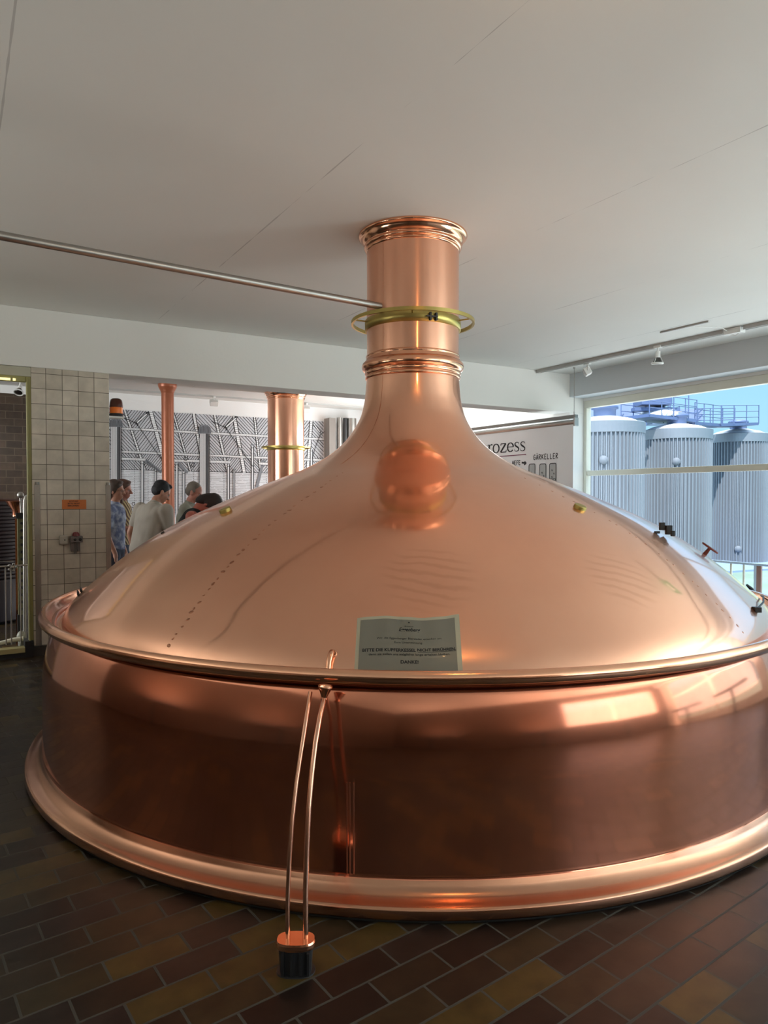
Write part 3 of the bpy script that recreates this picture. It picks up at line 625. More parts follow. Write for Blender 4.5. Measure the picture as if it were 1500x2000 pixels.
X0, X1 = 205, 632
mquad([(X0, top(X0)), (X1, top(X1)), (X1, 1010), (X0, 1010)], 0, 0)
mquad([(X0, top(X0)), (X1, top(X1)), (X1, hb(X1)), (X0, hb(X0))], 2, .001)
# roof panels: struts lean right going down; hatch alternates between them
struts = [(193, 228, 3), (243, 283, 5), (294, 326, 8), (338, 372, 4), (378, 399, 6), (419, 445, 5), (457, 477, 7), (497, 509, 4), (534, 541, 5), (566, 568, 4), (608, 600, 6), (640, 628, 4)]
for i in range(len(struts) - 1):
    a, b = struts[i], struts[i + 1]
    for k, (r0, r1) in enumerate(((0, .34), (.34, .68), (.68, 1))):
        def P(s, r): x = s[0] + (s[1] - s[0]) * r; return (x, top(x) + (hb(x) - top(x)) * r)
        poly = [P(a, r0), P(b, r0), P(b, r1), P(a, r1)]
        poly = [(min(max(x, X0), X1), y) for x, y in poly]
        if abs(poly[0][0] - poly[1][0]) + abs(poly[2][0] - poly[3][0]) < 2: continue
        hatch(poly, math.radians(47 if i % 2 == 0 else -52), 4.6 if k < 2 else 3.8, 1.05)
for s in struts:
    if s[0] > X1 or s[0] < X0: continue
    x0, y0 = s[0], top(s[0]); x1, y1 = s[1], hb(s[1]); w = s[2]
    mquad([(x0 - w / 2, y0), (x0 + w / 2, y0), (x1 + w / 2, y1), (x1 - w / 2, y1)], 3, .006)
    mline(x0 - w / 2, y0, x1 - w / 2, y1, 1.25, 1, .008); mline(x0 + w / 2, y0, x1 + w / 2, y1, 1.25, 1, .008)
    for j in range(28):
        r = (j + .5) / 28; x = x0 + (x1 - x0) * r; y = y0 + (y1 - y0) * r; mline(x - w / 2, y, x + w / 2, y + .8, .5, 1, .008)
def band(xa, ya, xb, yb, h, ticks=2.2, o=.010):
    mquad([(xa, ya), (xb, yb), (xb, yb + h), (xa, ya + h)], 3, o); mline(xa, ya, xb, yb, .7, 1, o + .002); mline(xa, ya + h, xb, yb + h, .8, 1, o + .002)
    n = int((xb - xa) / ticks)
    for j in range(n):
        x = xa + (xb - xa) * (j + .5) / n; y = ya + (yb - ya) * (j + .5) / n; mline(x, y + h * .35, x, y + h * .85, .45, 1, o + .002)
band(205, 833, 632, 856, 4.6); band(205, 879, 632, 897, 4.4)
band(205, 892, 283, 895.5, 5.2, o=.016); band(338, 897, 450, 900.5, 5.2, o=.016); band(505, 903, 560, 905, 5, o=.016)
def column(x, w, yt, yb, dark=.5):
    mquad([(x - w / 2, yt), (x + w / 2, yt), (x + w / 2, yb), (x - w / 2, yb)], 3, .020)
    mquad([(x + w * .12, yt), (x + w * .42, yt), (x + w * .42, yb), (x + w * .12, yb)], 4, .022)
    for j in range(11):
        f = j / 10; xx = x - w / 2 + w * f; mline(xx, yt + 2, xx, yb, .45 + (1.0 if f > .6 else 0) * random.uniform(.3, 1), 1, .024)
    mquad([(x - w * .68, yt + 8), (x - w * .62, yt - 3), (x - w * .3, yt - 9), (x + w * .3, yt - 9), (x + w * .62, yt - 3), (x + w * .68, yt + 8), (x + w * .5, yt + 10), (x + w * .42, yt + 1), (x - w * .42, yt + 1), (x - w * .5, yt + 10)][:6], 4, .026)
    for j in range(10): mline(x - w * .6 + w * .12 * j, yt - 7 + random.uniform(0, 3), x - w * .62 + w * .13 * j, yt + 7, .7, 1, .028)
column(226, 20, 826, 1005); column(399, 19, 839, 1005)
# brick wall: long broken dashes
for j in range(26):
    y = 921 + j * 3.1; x = X0 + 2
    while x < X1 - 4:
        l = random.uniform(5, 26)
        if random.random() < .9: mline(x, y + (x - 240) * .022, min(x + l, X1), y + (min(x + l, X1) - 240) * .022, .38, 1, .003)
        x += l + random.uniform(.6, 3)
mline(X0, hb(X0), X1, hb(X1), 1.2)
for x in (263, 289, 378, 437, 520, 548, 586):
    y = 905
    while y < 1005: mline(x, y, x, y + 1.6, .9, 1, .012); y += 3.6
def pipe(x, w, yt, yb=1005):
    mquad([(x - w / 2, yt), (x + w / 2, yt), (x + w / 2, yb), (x - w / 2, yb)], 3, .014); mquad([(x + w * .1, yt), (x + w / 2, yt), (x + w / 2, yb), (x + w * .1, yb)], 4, .015)
    mline(x - w / 2, yt, x - w / 2, yb, .8, 1, .017); mline(x + w / 2, yt, x + w / 2, yb, .8, 1, .017); mline(x - w * .7, yt + 3, x + w * .7, yt + 3, 1, 1, .017)
for x, w, yt in ((278, 5.5, 903), (304, 3.6, 918), (345.5, 4.6, 905), (359, 4.4, 922), (446, 4.4, 908), (457, 3, 915), (493, 4, 872), (572, 4, 915), (608, 4.5, 878)): pipe(x, w, yt)
mline(489, 869, 497, 869, 2.2, 4, .018)
mquad([(284, 897), (292, 901), (317, 921), (314, 924), (282, 903)], 4, .013); mquad([(347, 903), (352, 903), (367, 922), (365, 926), (347, 908)], 4, .013)
for a in range(8): mline(286 + a * 3.6, 899 + a * 2.8, 288 + a * 3.6, 905 + a * 2.8, .7, 1, .018)
mquad([(512, 898), (517, 899), (504, 952), (498, 952)], 4, .013)
# hanging lamps and their cords
def chain(*p):
    for (a, b), (c, d) in zip(p[:-1], p[1:]): mline(a, b, c, d, 1.1, 1, .018)
for ox, oy in ((0, 0), (174, 8)):
    chain((239 + ox, 815 + oy), (251 + ox, 820 + oy), (267 + ox, 828 + oy), (296 + ox, 870 + oy), (320 + ox, 904 + oy))
    mline(267 + ox, 826 + oy, 287 + ox, 808 + oy, 4.2, 1, .018); mline(267 + ox, 826 + oy, 286 + ox, 809 + oy, 2.4, 3, .020); mline(284 + ox, 806 + oy, 291 + ox, 807 + oy, 2.5, 1, .02); mline(265 + ox, 824 + oy, 269 + ox, 832 + oy, 2.5, 1, .02)
mline(612, 828, 625, 845, 3.6, 1, .018); mline(612, 828, 624, 844, 1.8, 3, .020); chain((633, 843), (625, 849), (616, 872), (609, 896))
for cx, cy, r in ((267.5, 891, 3.2), (377, 908, 3.4), (362, 896, 3), (260, 984, 2.6)):
    for j in range(10): a = j * .628; mline(cx + r * math.cos(a), cy + r * 1.2 * math.sin(a), cx + r * math.cos(a + .628), cy + r * 1.2 * math.sin(a + .628), 1.1, 1, .018)
mline(240, 990, 262, 991, 1.3, 1, .018); mline(247, 991, 247, 1003, 1, 1, .018); mline(255, 991, 255, 1003, 1, 1, .018); mquad([(241, 999), (252, 995), (259, 1000), (259, 1005), (241, 1005)], 4, .016)
obj('mural', MU, [M_mpaper, M_ink, M_mhatch, M_mwhite, M_mgrey], label='black and white line mural of an old hall with pipes and roof beams', cat='mural')

# ------------------------------------------------------------------ hanging banner
t = thing('banner', (7.66, 8.6, 2.7), 'white roller banner with process drawing hanging by the window pier', 'banner')
YR, YL = 7.31, 10.7
m = MB(); m.box((7.63, YR, 2.715), (7.69, YL, 2.765)); obj('top_rail', m, mat('grey_aluminium', (.23, .24, .23), .4, .6), t, bevel=.004)
m = MB(); m.tube([(7.66, YR + .02, 2.66), (7.66, YL, 2.66)], .036, 16); m.box((7.62, YR, 2.60), (7.70, YR + .025, 2.72)); obj('roller_tube', m, M_steel, t, bevel=.003)
m = MB(); m.box((7.645, YR + .05, 1.1), (7.649, YL, 2.65)); obj('cloth', m, mat('banner_cloth', (.86, .87, .88), .8, var=.02), t)
m = MB()
m.tube([(7.66, YR + .05, 2.765), (7.66, YR + .05, 2.81)], .008, 8); m.tube([(7.66, YR + .05, 2.80), (7.66, YR + .05, 3.42)], .0045, 8); m.lathe([(.001, 3.42), (.016, 3.425), (.016, 3.45)], (7.66, YR + .05, 0), 12)
obj('hanger', m, M_steel, t)
m = MB(); m.tube([(7.66, 10.3, 2.765), (7.66, 10.3, 3.42)], .0045, 8); m.lathe([(.001, 3.42), (.016, 3.425), (.016, 3.45)], (7.66, 10.3, 0), 12); obj('hanger', m, M_steel, t)
m = MB(); XB = 7.642
def bp(u, z): return (XB, u, z)                     # u runs along -Y (left to right for the viewer)
def bstroke(pts, w, mi=0, x=XB):
    for i in range(len(pts) - 1):
        (a, b), (c, d) = pts[i], pts[i + 1]; w0 = w[i] if isinstance(w, (list, tuple)) else w; w1 = w[i + 1] if isinstance(w, (list, tuple)) else w
        l = math.hypot(c - a, d - b) or 1; nx, ny = -(d - b) / l / 2, (c - a) / l / 2
        m.add([(x, -(a + nx * w0), b + ny * w0), (x, -(c + nx * w1), d + ny * w1), (x, -(c - nx * w1), d - ny * w1), (x, -(a - nx * w0), b - ny * w0)], [(0, 1, 2, 3)], mi)
def arc(cx, cy, rx, ry, a0, a1, n=14): return [(cx + rx * math.cos(math.radians(a0 + (a1 - a0) * i / n)), cy + ry * math.sin(math.radians(a0 + (a1 - a0) * i / n))) for i in range(n + 1)]
def glyph(ch):         # unit: x-height 1; returns strokes (points, widths), advance
    T, t_ = .19, .07
    def ring(cx, cy, rx, ry, a0=0, a1=360, n=24):
        P = arc(cx, cy, rx, ry, a0, a1, n); return (P, [t_ + (T - t_) * abs(math.cos(math.radians(a0 + (a1 - a0) * i / n))) for i in range(n + 1)])
    if ch == 'o': return [ring(.36, .5, .30, .47)], .76
    if ch == 'e': return [ring(.34, .5, .28, .47, 5, 320), ([(.08, .54), (.62, .54)], t_)], .68
    if ch == 's': return [([(.46, .74), (.44, .90), (.27, .98), (.11, .90), (.08, .76), (.14, .62), (.40, .40), (.47, .24), (.40, .08), (.24, .01), (.08, .08), (.05, .27)], [.03, .07, .06, .10, .13, .15, .15, .13, .10, .06, .07, .03])], .56
    if ch == 'z': return [([(.08, .74), (.08, .95), (.58, .95)], t_ + .02), ([(.56, .95), (.06, .04)], T), ([(.05, .04), (.60, .04), (.61, .28)], t_ + .02)], .68
    if ch == 'r': return [([(.17, 0), (.17, .95)], T), ([(.0, .93), (.2, .97)], t_), ([(.02, .02), (.36, .02)], t_), ([(.18, .70), (.30, .93), (.44, .98), (.50, .88)], [.05, .08, .13, .15])], .52
    if ch == 'p': return [([(.17, -.42), (.17, .95)], T), ([(.0, .93), (.2, .97)], t_), ([(.02, -.42), (.36, -.42)], t_), ring(.38, .5, .26, .46, -150, 150)], .76
    if ch == 'u': return [([(.15, .95), (.15, .3), (.22, .06), (.36, .02), (.52, .14), (.58, .3)], [T, T, T * .8, .07, .06, .05]), ([(.58, .95), (.58, .02)], T), ([(.56, .02), (.74, .05)], t_), ([(.0, .93), (.17, .95)], t_), ([(.44, .93), (.6, .95)], t_)], .80
    if ch == 'a': return [([(.10, .78), (.20, .95), (.38, .95), (.46, .8), (.46, .06), (.58, .02)], [.12, .06, .06, T, T, .05]), ring(.27, .27, .2, .25, 60, 300)], .62
    if ch == 'l': return [([(.17, 0), (.17, 1.5)], T), ([(.0, 1.47), (.2, 1.5)], t_), ([(.02, .02), (.36, .02)], t_)], .40
    if ch == 'B': return [([(.2, 0), (.2, 1.4)], T), ([(.05, 1.38), (.5, 1.38)], t_), ([(.05, .02), (.5, .02)], t_), ring(.45, 1.05, .3, .34, -90, 90), ring(.5, .37, .36, .35, -90, 90)], .95
    return [], .4
XH = .150; word = 'Brauprozess'; adv = sum(glyph(c)[1] for c in word); wd = 1.12 / sum(glyph(c)[1] for c in 'prozess'); u = -8.345 - wd * adv
for c in word:
    st, a = glyph(c)
    for P, w in st: bstroke([(u + x * wd, 2.300 + y * XH) for x, y in P], [q * .17 for q in w] if isinstance(w, list) else w * .17)
    u += a * wd
bstroke([(-9.9, 2.235), (-8.34, 2.243)], .014, 1)
def pen(s, u, z, h, w, th=.011):
    F = {'G': [[(1, .85), (.6, 1), (.1, .7), (0, .35), (.3, 0), (.8, .05), (.95, .45), (.5, .45)]], 'A': [[(0, 0), (.5, 1), (1, 0)], [(.2, .35), (.8, .35)]], 'Ä': [[(0, 0), (.5, 1), (1, 0)], [(.2, .35), (.8, .35)], [(.2, 1.15), (.25, 1.25)], [(.7, 1.15), (.75, 1.25)]],
         'R': [[(0, 0), (.05, 1), (.7, .95), (.8, .65), (.1, .5), (.9, 0)]], 'K': [[(0, 0), (.05, 1)], [(.9, 1), (.1, .5), (.95, 0)]], 'E': [[(.9, .98), (.05, 1), (0, 0), (.9, .03)], [(.02, .5), (.7, .52)]], 'L': [[(0, 1), (.03, 0), (.9, .04)]],
         'H': [[(0, 0), (.02, 1)], [(.9, 0), (.92, 1)], [(0, .5), (.9, .5)]], 'F': [[(0, 0), (.05, 1), (.9, 1)], [(.02, .5), (.7, .52)]], 'C': [[(.9, .85), (.4, 1), (0, .5), (.3, 0), (.9, .1)]], 'O': [[(.5, 1), (0, .6), (.3, 0), (.9, .3), (.8, .9), (.5, 1)]], '2': [[(.1, .8), (.5, 1), (.8, .7), (0, 0), (.9, .02)]]}
    for ch in s:
        for P in F.get(ch, []): bstroke([(u + x * w, z + y * h) for x, y in P], th)
        u += w * 1.42
pen('GÄRKELLER', -8.175, 2.150, .078, .042); pen('HEFE', -8.66, 2.085, .070, .036)
bstroke([(-8.44, 2.12), (-8.36, 2.108)], .028); bstroke([(-8.375, 2.135), (-8.335, 2.105), (-8.385, 2.08)], .02)
M_tankgrey = mat('drawn_tank_grey', (.5, .53, .53), .8)
for k, (u0, zt) in enumerate(((-8.275, 2.087), (-8.04, 2.080), (-7.83, 2.080))):
    w = .135; m.add([(XB + .001, -u0, 1.3), (XB + .001, -(u0 + w), 1.3), (XB + .001, -(u0 + w), zt), (XB + .001, -u0, zt)], [(0, 1, 2, 3)], 2)
    bstroke([(u0, 1.3), (u0, zt - .02), (u0 + .02, zt), (u0 + w - .01, zt), (u0 + w, zt - .02), (u0 + w, 1.3)], .012, 0, XB - .001)
    for dx, dz in ((.05, .09), (.09, .14), (.05, .19), (.09, .26))[:(1, 2, 4)[k]]: bstroke([(u0 + dx, zt - dz - (.03 if k < 2 else 0)), (u0 + dx + .006, zt - dz - .025 - (.03 if k < 2 else 0))], .015, 0, XB - .001)
pen('CO2', -7.81, 1.80, .06, .028, .009)
obj('lettering', m, [M_ink, mat('red_violet_line', (.22, .05, .10), .6), M_tankgrey], t, label='printed words and tank drawings')

# ------------------------------------------------------------------ ceiling tracks and spotlights
def spot(px, py, h, label, axis, lampdir, parent_z=H, y=None, kind='par', grp=None):
    """kind: 'par' = bulb in a collar, 'flood' = square flood lamp on a stirrup, 'ring' = open ring lamp"""
    p = on(px, py, 2, h) if y is None else on(px, py, 1, y); t = thing('spotlight', (p.x, p.y, h), label, 'spotlight', grp); z = h
    m = MB(); m.box((p.x - .022, p.y - .05, z - .03), (p.x + .022, p.y + .05, z)); obj('track_adapter', m, M_paintwhite, t, bevel=.004)
    d = Vector(lampdir).normalized()
    if kind == 'flood':
        c = Vector((p.x, p.y, z - .12)); sd = d.cross(Vector((0, 0, 1))).normalized(); u = sd.cross(d)
        m = MB(); m.tube([Vector((p.x, p.y, z - .02)), c + Vector((0, 0, .06))], .008, 8); m.tube([c + sd * .085, c + sd * .085 + Vector((0, 0, .07)), c - sd * .085 + Vector((0, 0, .07)), c - sd * .085], .005, 8); obj('stirrup', m, M_paintwhite, t)
        m = MB(); m.obox(c, sd * .078, u * .055, d * .045); h_ = obj('lamp_housing', m, M_paintwhite, t, bevel=.012)
        m = MB(); m.obox(c + d * .047, sd * .066, u * .043, d * .002); obj('lens', m, mat('lamp_glass', (.5, .5, .5), .15), t)
    else:
        c = Vector((p.x, p.y, z - .115)); m = MB(); m.tube([Vector((p.x, p.y, z - .02)), Vector((p.x, p.y, z - .075))], .011, 8); obj('stem', m, M_paintwhite, t)
        m = MB(); m.lathe([(.018, -.05), (.026, -.045), (.030, .01), (.028, .03)], c, 20, axis=d, cap0=True); obj('socket', m, M_paintwhite, t)
        m = MB(); m.lathe([(.026, .025), (.032, .04), (.052, .085), (.056, .10), (.052, .108), (.02, .112), (.0, .113)], c, 24, axis=d); obj('bulb', m, mat('silvered_bulb', (.12, .11, .10), .15, .9), t)
        m = MB(); m.lathe([(.062, .086), (.072, .09), (.074, .102), (.068, .11), (.060, .104), (.062, .086)], c, 24, axis=d)
        for k in range(3):
            q = Vector((0, 0, 1)).rotation_difference(d); a = k * 2.094; m.tube([c + q @ Vector((.03 * math.cos(a), .03 * math.sin(a), .02)), c + q @ Vector((.066 * math.cos(a), .066 * math.sin(a), .09))], .004, 6)
        obj('shade_ring', m, M_paintwhite, t)
    return t
M_track = mat('track_grey_white', (.50, .50, .48), .5)
XT = 7.39; m = MB()
m.box((XT - .03, 4.86, H - .045), (XT - .012, 7.80, H)); m.box((XT + .012, 4.86, H - .045), (XT + .03, 7.80, H)); m.box((XT - .012, 4.86, H - .02), (XT + .012, 7.80, H)); m.box((XT - .031, 7.78, H - .046), (XT + .031, 7.82, H))
obj('lighting_track', m, M_track, label='lighting track on the ceiling along the window, far length', cat='track', group=None)
m = MB(); m.box((XT - .03, .4, H - .045), (XT - .012, 4.62, H)); m.box((XT + .012, .4, H - .045), (XT + .03, 4.62, H)); m.box((XT - .012, .4, H - .02), (XT + .012, 4.62, H)); obj('lighting_track', m, M_track, label='lighting track near length, running out of the picture at the right edge', cat='track')
m = MB(); m.obox((XT, 4.74, H - .035), (.045, 0, 0), (0, .10, 0), (0, 0, .03)); m.tube([(XT - .03, 4.8, H - .03), (XT - .16, 4.78, H - .01), (XT - .45, 4.9, H - .012)], .004, 6); m.tube([(XT, 4.82, H - .05), (XT + .03, 4.74, H - .08), (XT, 4.66, H - .05)], .006, 6); obj('track_connector', m, M_paintwhite, label='white connector joining the two track lengths', cat='connector', bevel=.008)
m = MB(); m.box((6.84, 4.68, H - .018), (6.865, 5.0 + .28, H)); obj('cable_strip', m, M_track, label='short thin cable strip on the ceiling beside the track', cat='cable strip')
spot(1147, 708, H - .02, 'white square floodlight on the window track next to the banner cord', None, (-.6, .55, -.45), kind='flood')
spot(1285, 675, H - .02, 'small white bulb spotlight in the middle of the window track', None, (.05, .1, -1))
YT = 13.4; m = MB(); m.box((-1.5, YT - .02, 3.49), (8.2, YT + .02, 3.52)); obj('lighting_track', m, M_track, label='long lighting track on the rear room ceiling above the mural', cat='track')
spot(418, 780, 3.5, 'white floodlight on the rear track above the mural column', None, (.1, .5, -.7), kind='flood', y=YT)
spot(598, 797, 3.5, 'white floodlight on the rear track right of the rear chimney', None, (.1, .5, -.7), kind='flood', y=YT)
spot(39, 750, 3.34, 'white ring spotlight seen through the left doorway', None, (-.25, -.5, -.8), y=12.0)
m = MB(); m.box((-1.5, 11.98, 3.34), (1.3, 12.02, 3.37)); m.tube([(-1, 12, 3.36), (-1, 12, H)], .006, 6); m.tube([(1.1, 12, 3.36), (1.1, 12, H)], .006, 6); obj('lighting_track', m, M_track, label='lighting track on the ceiling inside the left doorway', cat='track')
light('spotlight_beam', 'SPOT', (.3, 11.8, 3.1), 40, (1, .97, .92), rot=(math.radians(35), 0, 0), size=.05, spot_size=math.radians(110), spot_blend=.8)
# warm spotlights hanging over the visitor aisle, out of the picture above
def warm(x, y, z, e, lb, dirv=(.3, .5, -.8), rad=.045):
    t = thing('spotlight', (x, y, H), lb, 'spotlight'); c = Vector((x, y, z)); m = MB(); m.tube([(x, y, H), (x, y, z + .05)], .01, 8); m.lathe([(.03, .06), (.05, .05), (.055, -.03), (.05, -.035)], c, 20); obj('socket', m, M_paintwhite, t)
    m = MB(); m.ell(c + Vector((0, 0, -.06)), (rad, rad, rad)); obj('bulb', m, mat('warm_bulb', (1, .6, .3), .4, emit=(1, .5, .16), es=e), t)

warm(1.574, 1.325, 3.34, 90, 'warm bulb lamp hanging close to the ceiling above the front of the kettle')
# green exit sign hanging over the aisle, mirrored in the dome
t = thing('exit_sign', (6.35, 2.5, 3.14), 'green backlit escape route sign hanging from the ceiling', 'sign'); q = Vector((.8, -.6, 0)); m = MB(); m.obox((6.35, 2.5, 3.25), q * .19, Vector((.6, .8, 0)) * .02, (0, 0, .10)); obj('sign_box', m, mat('green_backlit', (.02, .25, .09), .4, emit=(.04, .30, .14), es=.5), t)
m = MB(); c = Vector((6.35, 2.5, 3.25)) - Vector((.6, .8, 0)) * .022; z_ = Vector((0, 0, 1))
m.add([c + q * x + z_ * y for x, y in ((-.12, -.02), (.02, -.02), (.02, -.06), (.11, 0), (.02, .06), (.02, .02), (-.12, .02))], [tuple(range(7))]); obj('arrow', m, mat('white_backlit', (.8, .8, .8), .4, emit=(1, 1, 1), es=.8), t)
m = MB(); m.tube([(6.35, 2.5, 3.35), (6.35, 2.5, 3.45)], .01, 8); obj('stem', m, M_paintwhite, t)
# ------------------------------------------------------------------ pillar fittings
PF = 7.83
def pf(px, py): return on(px, py, 1, PF)
for (x0, x1), lb in (((.683, .735), 'steel corner guard on the left edge of the tiled pillar'), ((1.352, 1.402), 'steel corner guard on the right edge of the tiled pillar')):
    m = MB(); m.box((x0, PF - .006, .1), (x1, PF, 1.71)); m.tube([((x0 + x1) / 2, PF - .003, 1.71), ((x0 + x1) / 2, PF - .0031, 1.735)], .02, 12)
    obj('corner_guard', m, mat('brushed_guard', (.30, .28, .25), .4, .7, var=.25, vscale=7), label=lb, cat='corner guard', bevel=.002)
t = thing('orange_notice', pf(144, 984), 'small orange warning notice stuck on the tiled pillar', 'notice')
a, b = pf(121, 976), pf(168.5, 994); m = MB(); m.box((a.x, PF - .003, b.z), (b.x, PF, a.z)); obj('label', m, mat('orange_film', (.60, .17, .035), .5, var=.1), t)
m = MB()
def wall_text(m, body, cx, z, h, w, y, bold=.02):
    vs, fs = text_tris(body, 1, 'CENTER', bold); k = w / (max(v[0] for v in vs) - min(v[0] for v in vs)); ky = h / .7
    m.add([(cx + x * k, y, z + yy * ky) for x, yy in vs], fs)
cx = (a.x + b.x) / 2
wall_text(m, 'ACHTUNG', cx - .005, 1.536, .014, .085, PF - .0045); wall_text(m, 'BITTE NICHT', cx - .003, 1.513, .014, .115, PF - .0045); wall_text(m, 'BERÜHREN', cx - .008, 1.490, .014, .105, PF - .0045)
obj('printed_text', m, M_ink, t)
t = thing('junction_box', pf(123.5, 1054), 'small white round-cornered junction box on the pillar', 'junction box')
a, b = pf(115, 1045.5), pf(132.5, 1063); m = MB(); m.box((a.x, PF - .045, b.z), (b.x, PF, a.z)); obj('case', m, mat('cream_plastic', (.42, .39, .33), .4), t, bevel=.012)
m = MB(); m.lathe([(.006, 0), (.006, .003), (.0, .004)], ((a.x + b.x) / 2 + .008, PF - .0445, (a.z + b.z) / 2), 12, axis=(0, -1, 0)); obj('screw', m, M_black, t)
t = thing('emergency_button', pf(147, 1054), 'grey control box with red push button on the pillar', 'emergency button')
a, b = pf(136, 1047), pf(160, 1058.5); G_ = mat('grey_cast_box', (.16, .14, .13), .5, .2); m = MB(); m.box((a.x, PF - .06, b.z), (b.x, PF, a.z)); m.box((a.x + .005, PF - .035, b.z - .09), (b.x - .02, PF, b.z)); obj('case', m, G_, t, bevel=.004)
m = MB(); c = pf(147.5, 1047); m.lathe([(.034, .0), (.032, .022), (.026, .036), (.02, .04), (0, .041)], (c.x, PF - .033, a.z), 20); obj('push_button', m, mat('red_button', (.16, .012, .014), .3), t, label='domed red button')
m = MB(); c2 = pf(145, 1053.5); m.lathe([(.012, 0), (.012, .006), (0, .007)], (c2.x, PF - .0595, c2.z), 14, axis=(0, -1, 0)); obj('key_switch', m, M_black, t); m = MB(); c3 = pf(155, 1053); m.lathe([(.014, 0), (.014, .008), (0, .009)], (c3.x, PF - .0595, c3.z), 14, axis=(0, -1, 0)); obj('indicator', m, M_black, t)
m = MB(); c = pf(147.5, 1060); d = pf(146.5, 1080); m.tube([(c.x, PF - .045, c.z + .01), (c.x, PF - .04, (c.z + d.z) / 2), (d.x, PF - .02, d.z)], [.012, .011, .014], 10); m.tube([(c.x + .012, PF - .05, c.z), (c.x + .018, PF - .045, d.z + .02)], .004, 8); obj('cable_gland', m, G_, t)
# beacon on the far side of the pillar
bc = on(227, 812, 1, 8.09); t = thing('warning_beacon', bc, 'orange warning beacon on a bracket beside the tiled pillar', 'beacon'); bx, by, bz = bc
m = MB(); m.lathe([(.072, 0), (.072, .018), (.069, .022)], bc, 28, cap0=True); obj('base', m, M_black, t)
m = MB(); m.lathe([(.068, .02), (.068, .08), (.064, .14), (.056, .17), (.04, .182), (0, .186)], bc, 28)
mo = mat('orange_lens', (.95, .22, .02), .2, coat=.3); obj('lens', m, mo, t)
m = MB(); m.lathe([(.0692, .088), (.0692, .10), (.0652, .142), (.0572, .171), (.041, .1835), (0, .1875)], bc, 28); obj('lens_top', m, mat('dark_brown_lens', (.085, .022, .012), .25), t, label='dark brown upper lens')
m = MB(); m.box((1.394, by - .07, bz - .03), (bx + .07, by + .07, bz - .012)); obj('bracket', m, M_paintwhite, t)

# ------------------------------------------------------------------ left doorway
M_yel = mat('yellow_green_paint', (.30, .275, .10), .45, var=.15, vscale=6)
m = MB(); m.box((.622, 7.84, .12), (.665, 7.88, 2.775)); m.box((.625, 7.825, .12), (.638, 7.84, 2.75)); m.box((-.9, 7.84, 2.72), (.622, 7.90, 2.775)); m.box((-.9, 7.84, .12), (-.84, 7.94, 2.72)); struct('door_1', m, M_yel, 'yellow-green steel door frame at the left', bevel=.004)
m = MB(); m.box((.585, 7.80, 0), (.66, 8.0, .16)); struct('door_foot', m, M_black)
m = MB(); m.box((-.84, 7.80, .05), (.585, 7.92, .10)); struct('trim_3', m, mat('pale_yellow_wood', (.42, .36, .17), .5, var=.1), 'pale yellow threshold beam in the doorway', bevel=.004)
m = MB(); m.box((-.84, 7.81, 0), (.585, 7.92, .05)); struct('trim_4', m, M_black)
m = MB(); m.tube([(-.80, 7.835, 2.735), (.53, 7.835, 2.735)], .012, 8)
t = thing('light_strip', (-.1, 7.83, 2.72), 'yellow light strip under the lintel of the left doorway', 'light strip'); obj('tube', m, mat('yellow_light_strip', (.9, .8, .3), .4, emit=(1, .85, .40), es=.9), t)
for k in range(12): x = -.78 + k * .115; m = MB(); m.box((x, 7.818, 2.715), (x + .02, 7.836, 2.75)); obj('clip', m, M_yel, t)
m = MB(); m.box((-.9, 7.835, 2.775), (.664, 8.0, 2.866)); struct('trim_5', m, mat('cream_lintel', (.45, .43, .33), .6), 'cream lintel above the left doorway')
# ribbed copper-red vessel
vc = at(-52, 1000, 9.1); vc = Vector((vc.x, vc.y, 0)); t = thing('ribbed_vessel', vc, 'dark red ribbed copper vessel behind the left doorway gate', 'vessel')
pr = [(.30, 1.56), (.50, 1.555), (.585, 1.545), (.59, 1.53)]; z = 1.50; rp_ = [(.585, 1.53)]
while z > .55: rp_ += [(.600, z), (.600, z - .018), (.588, z - .024), (.588, z - .040)]; z -= .046
rp_ += [(.60, .53), (.60, .05), (.605, .04), (.605, .02), (.59, .018)]
m = MB(); m.lathe(pr, vc, 64, cap0=True); obj('lid', m, mat('dull_copper', (.10, .035, .02), .4, .7), t); m = MB(); m.lathe(rp_, vc, 64); obj('ribbed_body', m, mat('dark_red_copper', (.022, .008, .008), .5, var=.25), t)
m = MB(); m.lathe([(.55, 0), (.55, .05)], vc, 32); obj('foot', m, M_black, t)
# copper funnel beside it
fc = on(33, 990, 1, 8.55); m = MB(); m.lathe([(.11, .06), (.108, .055), (.05, -.03), (.045, -.05), (.045, -.1)], fc, 28); m.box((fc.x - .02, fc.y - .02, 0), (fc.x + .02, fc.y + .02, fc.z - .06)); obj('drain_funnel', m, M_body, label='copper funnel on a thin post beside the ribbed vessel', cat='funnel')
# perforated upright with tubes
uc = on(42, 1150, 1, 8.35); t = thing('perforated_upright', (uc.x, uc.y, 0), 'speckled yellow-green perforated upright behind the gate', 'upright')
m = MB(); m.box((uc.x - .032, uc.y - .03, .35), (uc.x + .032, uc.y + .03, 1.36)); obj('post', m, mat('speckled_green_paint', (.16, .155, .07), .6, var=.6, vscale=30), t, bevel=.003)
m = MB(); m.box((uc.x - .04, uc.y - .035, 0), (uc.x + .04, uc.y + .035, .35)); obj('foot', m, M_black, t); m = MB(); m.box((uc.x - .045, uc.y - .04, 1.36), (uc.x + .045, uc.y + .03, 1.42)); obj('head_block', m, M_black, t)
for k in range(13):
    z = 1.31 - k * .075; m = MB(); m.lathe([(.016, 0), (.016, .006), (.009, .008), (.009, .002), (0, .002)], (uc.x + .006, uc.y - .0295, z), 14, axis=(0, -1, 0)); obj('bolt', m, M_dark, t)
